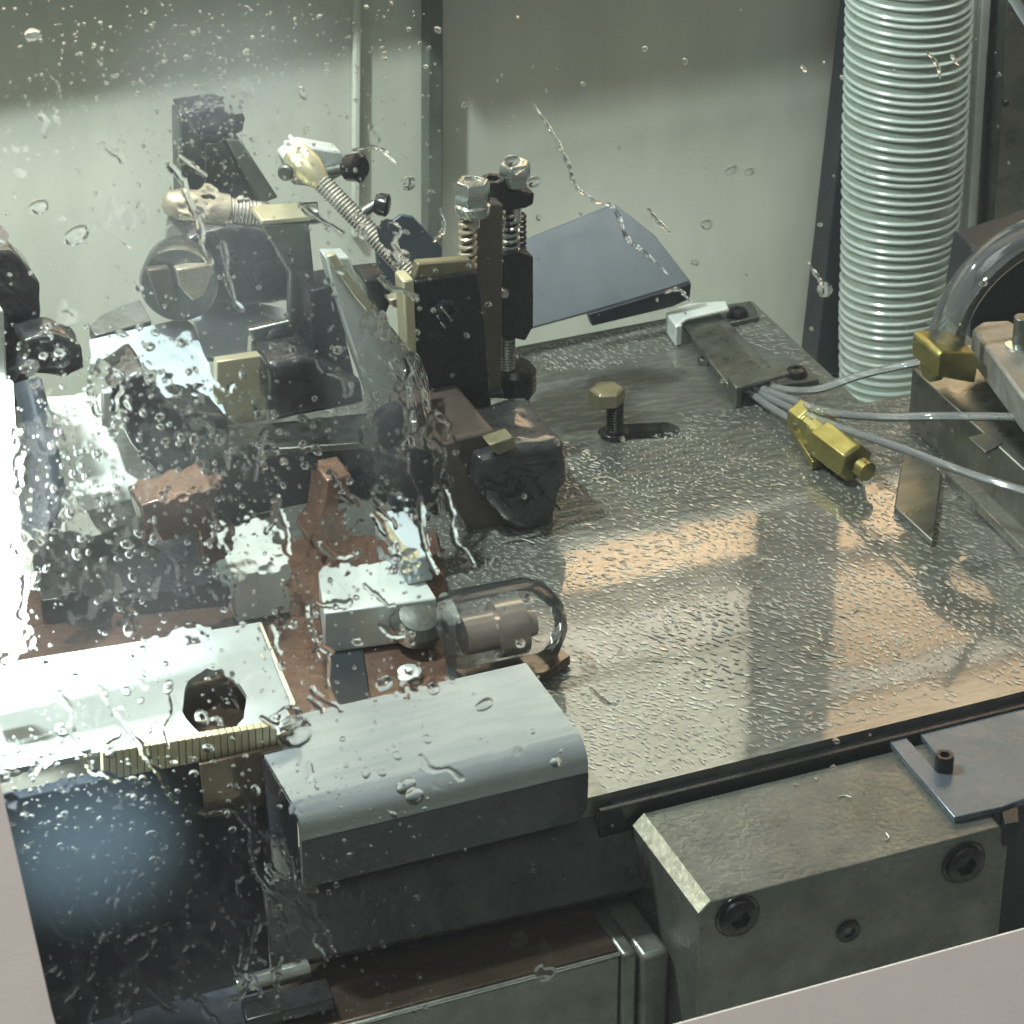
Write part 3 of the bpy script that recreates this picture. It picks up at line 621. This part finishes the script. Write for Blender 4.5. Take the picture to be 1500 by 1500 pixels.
j2 = thing('pale_jaw', 'large pale jaw block with a raised yellow edged rib near the clear sleeve', 'jaw', az(550, 880, .02), 'pale jaw blocks on the brown bed')
ext('jaw_top', [(466, 838), (600, 812), (640, 876), (474, 898)], ('z', .026), (0, 0, -.022), 'pale', j2, .001)
rb_ = ext('jaw_rib', [(548, 750), (600, 744), (634, 812), (596, 820)], ('z', .040), (0, 0, -.014), 'paleblue', j2, .001)
ext('yellow_edge', [(545, 750), (556, 748), (604, 816), (594, 820)], ('z', .0405), (0, 0, -.004), 'ribbed', rb_, .0006)
lathe('jaw_screw', az(610, 920, .012), (0, -.4, 1), [(0, .012), (.006, .0125), (.010, .009), (.011, .003)], 'steeldk', j2, 24)
lathe('small_button', az(600, 985, .006), (0, 0, 1), [(-.002, .0055), (.001, .0055), (.002, .004)], 'pale', bd, 16)

# --- clear sleeve over a bronze shaft end
cs = thing('clear_sleeve', 'clear plastic sleeve over a grey shaft end behind the bent guard', 'sleeve', az(740, 950, .02))
pa, pb = az(662, 935, .022), az(812, 905, .022); d = pb-pa
lathe('sleeve_shell', pa, d, [(0, .021), (d.length*.75, .021), (d.length*.92, .018), (d.length*1.05, .010), (d.length*1.1, .003)], 'acrylic', cs, 32)
lathe('shaft', pa+d*.1, d, [(0, .009), (d.length*.30, .009), (d.length*.31, .013), (d.length*.58, .013), (d.length*.60, .007), (d.length*.7, .006)], 'bronzelt', cs, 32)
ext('sleeve_foot', [(664, 980), (820, 950), (836, 960), (800, 985), (700, 1004)], ('z', .006), (0, 0, -.005), 'bronze', cs, .0006)

# --- blue grey cover behind the clamp
bc = thing('blue_grey_cover', 'blue grey sloping sheet metal cover behind the sprung clamp', 'cover', az(890, 480, 0))
pl = ('p', ay(900, 400, 1.36), (0, -.75, 1))
ext('cover_top', [(690, 376), (775, 348), (900, 298), (960, 345), (1012, 412), (970, 428), (780, 480), (690, 500)], pl, (0, .003, -.0025), 'blue', bc, .0006)
ext('cover_end_shade', [(862, 461), (970, 429), (1013, 415), (1011, 438), (985, 450), (868, 478)], ('y', 1.335), (0, .004, 0), 'navy', bc, .0006)  # dark strip painting the shadow on the end of the cover
b2 = thing('blue_grey_flap', 'small blue grey flap left of the dark wall strip behind the rod', 'flap', ay(600, 360, 1.37))
ext('flap_sheet', [(548, 345), (588, 315), (606, 318), (648, 362), (640, 420), (556, 420)], ('y', 1.365), (0, .0025, 0), 'blue', b2, .0006)
# --- brass hex bolt
hb = thing('brass_bolt', 'brass headed hexagon bolt standing beside the slot in the table', 'bolt', az(896, 636, 0))
c = az(900, 638, .0002); top = ay(889, 566, c.y)
rodc('bolt_washer', c, c+Vector((0, 0, .003)), .0075, 'blacksm', hb, 24)
lathe('bolt_shank', c+Vector((0, 0, .003)), (0, 0, 1), threads(top.z-.012, .0046, .0016, .0006), 'blacksm', hb, 18)
hx = Vector((top.x, top.y, top.z-.009))
lathe('bolt_head', hx, (0, 0, 1), [(0, .0086), (.0006, .0092), (.0072, .0092), (.0084, .0078)], 'olive', hb, 6, .0004, rot=.2)

# --- strap with clips and its screws
st = thing('steel_strap', 'flat grey steel strap held by two folded end clips and two screws on the table', 'strap', az(1060, 510, 0))
ext('strap_bar', [(996, 470), (1045, 462), (1116, 540), (1068, 566)], ('z', .0085), (0, 0, -.003), 'steel', st, .0006)
ext('strap_rail', [(1043, 462), (1056, 459), (1128, 536), (1114, 542)], ('z', .0068), (0, 0, -.004), 'steeldk', st, .0005)
def clip(px, mat, dz):
    ec = ext('end_clip', px, ('z', .013), (0, 0, -.0025), mat, st, .0009)
    (ax_, ay_), (bx_, by_) = px[0], px[-1]
    ext('clip_leg', [(ax_, ay_), (ax_+10, ay_-2), (bx_+10, by_-2), (bx_, by_)], ('z', .0128), (0, 0, -.0122), mat, ec, .0008)
clip([(975, 456), (1008, 444), (1064, 440), (1068, 452), (1006, 466), (990, 478)], 'pale', 0)
clip([(1066, 552), (1100, 538), (1148, 536), (1158, 546), (1108, 560), (1078, 568)], 'steeldk', 0)
ext('foot_tab', [(1050, 448), (1100, 440), (1112, 464), (1066, 474)], ('z', .003), (0, 0, -.0028), 'steeldk', st, .0006)
ext('foot_tab', [(1130, 542), (1180, 534), (1200, 556), (1140, 564)], ('z', .003), (0, 0, -.0028), 'steeldk', st, .0006)
for px, py in ((1080, 461), (1166, 549)):
    lathe('dome_screw', az(px, py, .003), (0, 0, 1), [(0, .0062), (.0012, .0062), (.0036, .0046), (.0042, .002), (.0030, .0016)], 'blacksm', st, 20)
setp(lathe('loose_nut', az(1032, 512+20, .0002), (0, 0, 1), [(0, .0035), (.003, .0035), (.0034, .0026), (.001, .0018)], 'steeldk', None, 6), 'tiny steel nut lying on the table left of the strap', 'nut')

# --- clear air lines and brass fittings
def line(label, pts, r):
    o = tube('air_line', spline([az(x, y, z) for x, y, z in pts], 10), r, 'cleartube', None, 14); return setp(o, label, 'air line', 'clear plastic air lines from the strap')
line('clear air line curling up to the right hand brass fitting', [(1112, 562, .006), (1160, 572, .010), (1200, 570, .016), (1260, 550, .026), (1320, 536, .036), (1362, 528, .040)], .0021)
line('clear air line bending level across the steel angle block to the right edge', [(1105, 566, .006), (1150, 582, .012), (1210, 603, .022), (1290, 611, .034), (1390, 610, .044), (1560, 612, .046)], .0022)
line('upper straight clear air line passing over the tall brass fitting to lower right', [(1098, 566, .004), (1150, 594, .010), (1230, 626, .022), (1330, 660, .034), (1420, 694, .040), (1560, 738, .042)], .0021)
line('lower straight clear air line ending at the tall brass fitting', [(1090, 568, .004), (1125, 594, .006), (1172, 622, .010)], .0021)
bf = thing('brass_fitting', 'tall bright brass pipe fitting of two hexagon blocks on the table', 'fitting', az(1200, 690, 0))
dY = Vector((.16, -1, -.02)).normalized()
lathe('upper_hexagon', az(1170, 606, .010), dY, [(0, .0082), (.001, .0092), (.010, .0092), (.0105, .0082), (.0125, .0082), (.013, .0092), (.021, .0092), (.0225, .0080)], 'brass', bf, 6, .0005, rot=.52)
lathe('lower_hexagon', az(1204, 644, .012), dY, [(0, .0092), (.001, .0108), (.027, .0108), (.0285, .0094)], 'brass', bf, 6, .0005, rot=.30)
lathe('fitting_neck', az(1195, 632, .011), dY, [(0, .008), (.010, .008)], 'brass', bf, 18)
lathe('fitting_spigot', az(1215, 650, .012)+dY*.026, dY, [(0, .005), (.006, .005), (.007, .003)], 'brass', bf, 14)
ext('fitting_tab', [(1158, 626), (1172, 624), (1204, 672), (1190, 676)], ('z', .006), (0, 0, -.005), 'brass', bf, .0006)
rf = thing('elbow_fitting', 'small brass elbow fitting under the thick clear tube at right', 'fitting', az(1390, 545, .05))
Ye = az(1400, 560, .040).y
ext('elbow_block', [(1374, 522), (1380, 515), (1430, 518), (1434, 530), (1428, 562), (1372, 552)], ('y', Ye-.012), (0, .026, 0), 'brass', rf, .001)
lathe('elbow_nut', ay(1376, 536, Ye+.006), (-1, 0, 0), [(0, .0072), (.007, .0072), (.008, .006)], 'brass', rf, 6, .0004)
rodc('elbow_stem', ay(1406, 572, Ye+.006), ay(1406, 560, Ye+.006), .004, 'brass', rf, 14)
Yt = Ye+.004
setp(tube('thick_clear_tube', spline([ay(1384, 520, Yt), ay(1390, 480, Yt), ay(1408, 436, Yt), ay(1440, 394, Yt), ay(1485, 358, Yt), ay(1550, 328, Yt)], 12), .0092, 'clearthick', None, 24),
     'thick clear tube arching from the brass elbow to the right edge', 'tube')
# --- steel angle and cast block at right
sb_ = thing('steel_angle_block', 'pale ground steel angle block at right under the brass elbow', 'angle block', az(1420, 640, 0))
top = [az(1336, 539, .036), az(1520, 706, .036)]
ptop = [top[0], top[1], top[1]+Vector((.09, .0, 0)), top[0]+Vector((.075, .012, 0)), top[0]+Vector((.012, .012, 0))]
link('angle_body', frombm(prism(ptop, Vector((0, 0, -.033))), 'angle_body'), 'steel', sb_, .0008)
ext('top_recess', [(1418, 640), (1448, 632), (1470, 648), (1444, 662)], ('z', .0366), (0, 0, -.002), 'steeldk', sb_, .0005)
cbk = thing('cast_block', 'rough cast grey block with an upright stud at the right edge', 'block', az(1480, 540, .06))
ext('cast_body', [(1424, 481), (1440, 470), (1478, 468), (1620, 560), (1600, 650), (1508, 594)], ('z', .062), (0, 0, -.018), 'cast', cbk, .0016)
rodc('stud', az(1494, 506, .062), az(1494, 506, .062)+Vector((0, 0, .016)), .0042, 'steeldk', cbk, 16)
lathe('stud_washer', az(1494, 508, .062), (0, 0, 1), [(0, .0075), (.0015, .0075), (.002, .005)], 'chrome', cbk, 20)
setp(ext('dark_cover', [(1436, 372), (1560, 330), (1560, 480), (1424, 500), (1424, 440)], ('y', 1.27), (0, .03, 0), 'navy', bevel=.002), 'dark cover behind the thick clear tube at the right edge', 'cover')
setp(ext('pale_reflection_plate', [(1326, 646), (1380, 694), (1366, 792), (1310, 742)], ('z', .004), (0, 0, -.0038), 'steel', bevel=.0008), 'pale pointed plate standing for a reflection in front of the steel angle block', 'reflection plate')  # pale plate laid in place of a reflection
gp = setp(ext('guide_plate', [(1384, 690), (1560, 660), (1640, 800), (1640, 940)], ('z', .006), (0, 0, -.0058), 'table', bevel=.0008), 'scraped guide plate with a bright diagonal edge at the right', 'guide plate')

# --- ribbed hose
hs = thing('ribbed_hose', 'big ribbed grey green extraction hose hanging down at right', 'hose', az(1308, 600, 0))
YH = 1.435
hp = spline([ay(1304, 612, YH), ay(1308, 480, YH), ay(1318, 330, YH), ay(1327, 160, YH), ay(1332, 0, YH), ay(1333, -42, YH)], 28)
n = len(hp); rad = [.0306+.0058*min(1, max(0, (i/(n-1)-.05)/.5)) for i in range(n)]
tube('hose_wall', hp, [r*.955 for r in rad], 'hose', hs, 48)
def helix():
    L = [0]
    for a, b in zip(hp, hp[1:]): L.append(L[-1]+(b-a).length)
    T = L[-1]; turns = 49; per = 44; out = []; k = 0
    for i in range(turns*per+1):
        s = T*i/(turns*per)
        while k < n-2 and L[k+1] < s: k += 1
        f = (s-L[k])/(L[k+1]-L[k]); p = hp[k].lerp(hp[k+1], f); r = rad[k]+(rad[k+1]-rad[k])*f
        a = 2*PI*i/per; out.append(p+Vector((math.cos(a), math.sin(a), .05*math.cos(a+.002*i)))*(r*(.975+.012*math.sin(i*.0031)*math.sin(a+i*.0007)))+Vector((0, 0, .0009*math.sin(i*.0173)+.0006*math.sin(i*.051))))
    return out
tube('hose_rib_coil', helix(), .0013, 'rib', hs, 7)

# --- loose chips on the block and table
V = bmesh.new()
for px, py, z, L, a in ((1236, 1166, -.0078, .007, 2.2), (1302, 1228, -.0078, .006, .5), (1196, 1142, -.0078, .002, 1), (1166, 1150, -.0078, .002, 2), (1010, 1150, -.0078, .003, .2), (975, 800, .0008, .012, 2.3), (1120, 820, .0008, .010, 2.5), (1260, 890, .0008, .011, 2.4), (1140, 710, .0008, .008, 2.2), (890, 700, .0008, .016, 2.0), (760, 790, .0008, .018, 2.2), (1290, 790, .0008, .008, 2.3), (1060, 690, .001, .004, .8)):
    c = az(px, py, z); pts = spline([c+Vector((math.cos(a+.25*k*k)*L*(k-1)*.5, math.sin(a+.25*k*k)*L*(k-1)*.5, .0003+.0004*abs(k-1))) for k in range(3)], 5)
    tube_bm(pts, .00030, 5, V)
o = link('metal_chips', frombm(V, 'metal_chips'), 'chamfer'); setp(o, 'loose bright metal shavings scattered on the table and block', 'shavings', None, 'stuff')

# ================================================================== WINDOW IN FRONT
TI = math.radians(38)
P0 = CC + ray(1230, 1433)*1.05
PX, PV, PN = Vector((1, 0, 0)), Vector((0, math.sin(TI), math.cos(TI))), Vector((0, -math.cos(TI), math.sin(TI)))
def puv(u, v, d=0): return P0 + PX*u + PV*v + PN*d           # d > 0 is outside, towards the room
def px2uv(px, py):
    p = on(px, py, ('p', P0, PN)) - P0; return p.dot(PX), p.dot(PV)
def uv2px(u, v):
    q = puv(u, v)-CC; z = q.dot(CF); return 750+FPX*q.dot(CR)/z, 750-FPX*q.dot(CU)/z
UL = (px2uv(0, 1165)[0]+px2uv(65, 1440)[0])/2; UR, VB, VT = .60, 0.0, .55
def rrect(u0, u1, v0, v1, r):
    out = []
    for cx, cy, a0 in ((u1-r, v1-r, 0), (u0+r, v1-r, 90), (u0+r, v0+r, 180), (u1-r, v0+r, 270)):
        for k in range(17): a = math.radians(a0+90*k/16); out.append((cx+r*math.cos(a), cy+r*math.sin(a)))
    return out
wf = thing('window_frame', 'beige painted sheet metal frame round the wet window, seen bottom left and right', 'window frame', P0)
hole = [puv(u, v, .004) for u, v in rrect(UL, UR, VB, VT, .055)]
link('frame_sheet', frombm(prism([puv(u, v, .004) for u, v in ((-.8, -.5), (1.1, -.5), (1.1, .95), (-.8, .95))], -PN*.003, [hole]), 'frame_sheet'), 'beige', wf, 0)
pane = link('window_pane', frombm(prism([puv(u, v, 0) for u, v in ((UL-.02, VB-.02), (UR+.02, VB-.02), (UR+.02, VT+.02), (UL-.02, VT+.02))], -PN*.004), 'window_pane'), 'pane', None, 0, False)
setp(pane, 'clear inclined glass pane of the machine window, wet on its inner side', 'window pane')
DIN = -.0042                                                    # inner face of the pane

# --- noise on a grid
def vnoise(h, w_, cell):
    gh, gw = int(h/cell)+3, int(w_/cell)+3; g = rng.random((gh, gw))
    y = np.arange(h)/cell; x = np.arange(w_)/cell; yi, xi = y.astype(int), x.astype(int); fy, fx = y-yi, x-xi
    fy = fy*fy*(3-2*fy); fx = fx*fx*(3-2*fx)
    a = g[yi][:, xi]; b = g[yi][:, xi+1]; c = g[yi+1][:, xi]; d = g[yi+1][:, xi+1]
    fy, fx = fy[:, None], fx[None, :]
    return a*(1-fy)*(1-fx)+b*(1-fy)*fx+c*fy*(1-fx)+d*fy*fx
def fbm(h, w_, cell, oct=4, gain=.5):
    s = 0; a = 1; t = 0
    for _ in range(oct):
        s = s+a*vnoise(h, w_, max(cell, 1.01)); t += a; a *= gain; cell /= 2
    return s/t
# --- broken water film: flat against the glass, wavy towards the machine, with dry gaps
STEP = .0005
U0, U1, V0, V1 = UL+.001, px2uv(690, 700)[0], -.0, .34
GW, GH = int((U1-U0)/STEP), int((V1-V0)/STEP)
uu = U0+np.arange(GW)*STEP; vv = V0+np.arange(GH)*STEP
o0 = np.array(P0-CC); X_, V_ = np.array(PX), np.array(PV)
P = o0[None, None]+uu[None, :, None]*X_+vv[:, None, None]*V_
zz = P@np.array(CF); PXX = 750+FPX*(P@np.array(CR))/zz; PYY = 750-FPX*(P@np.array(CU))/zz
def bump2(x, y, cx, cy, sx, sy): return np.exp(-((x-cx)/sx)**2-((y-cy)/sy)**2)
wet = .50*bump2(PXX, PYY, 60, 760, 190, 300)+.50*bump2(PXX, PYY, 560, 540, 70, 200)+.40*bump2(PXX, PYY, 330, 800, 300, 170)+.30*bump2(PXX, PYY, 330, 200, 120, 110)+.34*bump2(PXX, PYY, 250, 620, 170, 110)+.25*bump2(PXX, PYY, 120, 1250, 250, 150)+.22*bump2(PXX, PYY, 300, 1400, 350, 120)+.35*bump2(PXX, PYY, 650, 700, 60, 160)
big = fbm(GH, GW, 26, 4, .55); mid = fbm(GH, GW, 11, 3)
n0 = big*.65+mid*.35
H = np.clip(n0-(.69-.42*np.clip(wet, 0, .62)), 0, None)
H = np.minimum(H*.0008, .00013)+np.where(H > 0, (mid-.5)*.00003, 0)
H = np.clip(H, 0, None)
# falling streaks: paths that wander down the glass
def streak(px, py, L, wpx, hgt, drift=0., wig=1.):
    u, v = px2uv(px, py); u = (u-U0)/STEP; v = (v-V0)/STEP; ang = rng.uniform(-.5, .5)
    for s in range(int(L)):
        ang = ang*.93+rng.normal(0, .16*wig); u += math.sin(ang)*.8+drift; v -= math.cos(ang)*.8
        r = wpx*(1+.35*math.sin(s*.23)); iu, iv = int(u), int(v); k = int(r)+2
        if not (k < iu < GW-k-1 and k < iv < GH-k-1): return
        y, x = np.mgrid[iv-k:iv+k+1, iu-k:iu+k+1]; d2 = ((x-u)**2+(y-v)**2)/(r*r)
        blk = H[iv-k:iv+k+1, iu-k:iu+k+1]; np.maximum(blk, hgt*np.sqrt(np.clip(1-d2, 0, 1)), out=blk)
for _ in range(64): streak(rng.uniform(40, 460), rng.uniform(1175, 1440), rng.uniform(12, 60), rng.uniform(1.1, 1.6), .00013, rng.uniform(-.3, .5), 1.6)
for _ in range(42): streak(rng.uniform(20, 640), rng.uniform(520, 1120), rng.uniform(8, 40), rng.uniform(1.2, 2.2), .00017, rng.uniform(-.5, .5), 1.8)
for _ in range(16): streak(rng.uniform(60, 520), rng.uniform(20, 330), rng.uniform(8, 40), rng.uniform(1.2, 1.8), .00017, rng.uniform(.1, .8), 1.2)
for x, y, L in ((250, 235, 90), (330, 350, 60), (560, 400, 150), (600, 520, 200), (640, 640, 120), (350, 1180, 130), (160, 1240, 150), (90, 1010, 90), (150, 1000, 110), (250, 1010, 60), (420, 1230, 100)):
    streak(x, y, L, 1.7, .00022, .12, 1.0)
act = H > 1e-6
cellm = act[:-1, :-1] | act[1:, :-1] | act[:-1, 1:] | act[1:, 1:]
idx = -np.ones((GH, GW), int); use = np.zeros((GH, GW), bool)
use[:-1, :-1] |= cellm; use[1:, :-1] |= cellm; use[:-1, 1:] |= cellm; use[1:, 1:] |= cellm
idx[use] = np.arange(use.sum()); nv = int(use.sum())
base = np.array(P0)+np.array(PN)*(DIN-.00002)
co = base+uu[None, :, None]*X_+vv[:, None, None]*V_
back = co-np.array(PN)[None, None]*(H+.000006)[..., None]
pts = np.concatenate([co[use], back[use]])
q = np.stack([idx[:-1, :-1][cellm], idx[:-1, 1:][cellm], idx[1:, 1:][cellm], idx[1:, :-1][cellm]], 1)
quads = np.concatenate([q, q[:, ::-1]+nv])
me = bpy.data.meshes.new('water_film'); me.vertices.add(len(pts)); me.vertices.foreach_set('co', pts.ravel())
me.loops.add(quads.size); me.loops.foreach_set('vertex_index', quads.ravel().astype(np.int32))
me.polygons.add(len(quads)); me.polygons.foreach_set('loop_start', (np.arange(len(quads))*4).astype(np.int32))
me.polygons.foreach_set('loop_total', np.full(len(quads), 4, np.int32)); me.update(calc_edges=True); me.validate()
me.polygons.foreach_set('use_smooth', np.ones(len(quads), bool))
o = bpy.data.objects.new('water_film', me); COL.objects.link(o); me.materials.append(M['water'])
setp(o, 'broken film and streaks of water running down the inside of the window', 'water film', None, 'stuff')
print('film quads', len(quads))

# --- drops: flattened caps on the inner face
V, Fc = [], []
def drop(u, v, r, flat=.45, el=1., rot=0.):
    b = len(V); S, R_ = 12, 4
    for i in range(R_+1):
        t = i/R_; rr = r*math.cos(t*PI/2*.999) if i < R_ else 0; hh = r*flat*math.sin(t*PI/2)
        for k in range(S if i < R_ else 1):
            a = 2*PI*k/S; x, y = rr*math.cos(a)*el, rr*math.sin(a)
            V.append(puv(u+x*math.cos(rot)-y*math.sin(rot), v+x*math.sin(rot)+y*math.cos(rot), DIN-.00001-hh))
    for i in range(R_-1):
        for k in range(S): Fc.append((b+i*S+k, b+i*S+(k+1) % S, b+(i+1)*S+(k+1) % S, b+(i+1)*S+k))
    for k in range(S): Fc.append((b+(R_-1)*S+k, b+(R_-1)*S+(k+1) % S, b+R_*S))
    Fc.append(tuple(b+k for k in range(S))[::-1])
def scatter(n, x0, x1, y0, y1, r0, r1, g=None):
    k = 0
    while k < n:
        x, y = rng.uniform(x0, x1), rng.uniform(y0, y1)
        if g is not None:
            x, y = rng.normal(g[0], g[2]), rng.normal(g[1], g[3])
        u, v = px2uv(x, y)
        if u < UL+.002 or v < .002: k += 1; continue
        r = r0*(r1/r0)**(rng.random()**2.2)
        drop(u, v, r, rng.uniform(.18, .4), rng.uniform(.8, 1.6), rng.uniform(0, PI)); k += 1
scatter(260, 0, 640, 0, 420, .0003, .0009)
scatter(500, 10, 640, 440, 1160, .00022, .0006)
scatter(450, 0, 0, 0, 0, .0002, .0005, (330, 120, 150, 80))
scatter(300, 30, 620, 1140, 1490, .0002, .0006)
scatter(420, 0, 0, 0, 0, .00025, .0008, (300, 130, 170, 90))
scatter(380, 10, 640, 420, 1160, .0004, .0018)
scatter(240, 0, 0, 0, 0, .0004, .0014, (240, 650, 130, 110))
scatter(160, 0, 0, 0, 0, .0004, .0014, (60, 1180, 110, 50))
scatter(150, 40, 640, 1150, 1490, .0003, .0012)
scatter(130, 640, 1490, 0, 700, .00025, .0011)
scatter(70, 640, 1300, 700, 1300, .00025, .0012)
for x, y, r, e in ((1042, 325, .0019, 1.3), (1078, 245, .0016, 1.8), (1105, 247, .0015, 1.5), (755, 231, .0022, 1.4), (787, 262, .0020, 1.3), (603, 264, .0024, 1.2), (436, 1070, .0055, 1.1), (428, 1050, .0042, 1.2), (300, 1050, .0030, .8), (640, 1006, .0024, 1.), (568, 999, .0026, 1.3), (768, 940, .0018, 1.), (780, 875, .0019, 1.), (612, 1165, .0030, 1.1), (600, 1150, .0026, 1.4), (1215, 420, .0028, 1.1), (820, 1115, .0020, 1.), (715, 1030, .0020, 1.8), (50, 45, .0022, 1.2), (115, 340, .0030, 1.6), (60, 298, .0026, 1.3)):
    u, v = px2uv(x, y); drop(u, v, r, .28, e, rng.uniform(0, .6))
me = bpy.data.meshes.new('water_drops'); me.from_pydata(V, [], Fc)
o = link('water_drops', me, 'water'); setp(o, 'water drops clinging to the inner side of the window', 'water drops', None, 'stuff')
# --- thin runs of water on the clear part of the glass
bm = bmesh.new()
for pts in ([(785, 145), (815, 190), (838, 235), (850, 270), (880, 290)], [(872, 290), (905, 300), (925, 345), (950, 365), (985, 398)], [(955, 300), (968, 318), (990, 338)],
            [(640, 350), (655, 330), (650, 300)], [(1190, 380), (1205, 402), (1214, 418)], [(1180, 90), (1188, 100)], [(980, 425), (1000, 420), (1020, 440)],
            [(760, 250), (775, 240)], [(520, 215), (560, 212), (585, 235)], [(1400, 75), (1412, 90)], [(1365, 70), (1380, 90), (1385, 110)], [(870, 1005), (900, 1030), (925, 1020)]):
    P_ = spline([puv(*px2uv(x, y), DIN-.0001) for x, y in pts], 8); n_ = len(P_)
    tube_bm(P_, [.0003+.0007*math.sin(PI*min(1, (i+1)/n_))*(.7+.3*math.sin(i*1.3)) for i in range(n_)], 8, bm)
o = link('water_runs', frombm(bm, 'water_runs'), 'water'); setp(o, 'thin crooked runs of water on the clear part of the window', 'water runs', None, 'stuff')
# --- mist hanging behind the wet glass (volumes, thinning out at their edges); the blue one imitates lens flare
mm = bpy.data.materials.new('mist behind glass'); mm.use_nodes = True; t = mm.node_tree; t.nodes.clear()
out = N(t, 'ShaderNodeOutputMaterial'); pv = N(t, 'ShaderNodeVolumePrincipled'); pv.inputs['Color'].default_value = (.90, .96, 1, 1); pv.inputs['Density'].default_value = 4.0; pv.inputs['Anisotropy'].default_value = .35
t.links.new(pv.outputs[0], out.inputs['Volume'])
flare_mist = mm.copy(); q_ = [n for n in flare_mist.node_tree.nodes if n.type == 'PRINCIPLED_VOLUME'][0]; q_.inputs['Density'].default_value = 8; q_.inputs['Color'].default_value = (.55, .78, 1, 1)  # denser blue copy that imitates the glow of a lens flare
for px, py, ru, rv, rd in ((360, 90, .058, .040, .012), (330, 380, .075, .050, .011), (240, 905, .075, .035, .013), (165, 1235, .042, .034, .024), (250, 690, .070, .045, .008), (560, 560, .022, .060, .008)):
    mk = mm if py != 1235 else flare_mist
    u, v = px2uv(px, py); bm = bmesh.new(); bmesh.ops.create_icosphere(bm, subdivisions=4, radius=1)
    for vt in bm.verts: x, y, z = vt.co; z *= max(0, 1-x*x-y*y)**2*2; vt.co = puv(u+x*ru, v+y*rv, -.006-rd*1.6+z*rd)
    o = link('mist_or_flare_patch', frombm(bm, 'mist_or_flare_patch'), mk); setp(o, None, None, None, 'stuff')
# --- coolant falling from the arm
cf = thing('coolant_stream', 'streams of clear coolant falling over the tool holder', 'coolant', az(620, 790, 0))
for k in range(11):
    x = 575+k*4.5; dx = random.uniform(-8, 12)
    pts = [ay(x-18, 470+k*4, 1.225), ay(x, 540, 1.22), ay(x+18+dx, 620, 1.19), ay(x+34+dx, 700+random.uniform(-20, 60), 1.165)]
    P_ = spline(pts, 9); tube('jet', P_, [.0005+.0004*random.random()+.0003*math.sin(i*.9+k) for i in range(len(P_))], 'water', cf, 8)

# ------------------------------------------------------------------ coolant mist in the air
hz = bpy.data.materials.new('coolant mist'); hz.use_nodes = True; t = hz.node_tree; t.nodes.clear()
out = N(t, 'ShaderNodeOutputMaterial'); pv = N(t, 'ShaderNodeVolumePrincipled'); pv.inputs['Color'].default_value = (.92, .97, 1, 1); pv.inputs['Density'].default_value = .03; pv.inputs['Anisotropy'].default_value = .2
t.links.new(pv.outputs[0], out.inputs['Volume'])
setp(box('haze', (-1.2, -.4, -1.4), (2.6, 1.9, 1.6), hz, None, 0), None, None, None, 'stuff')
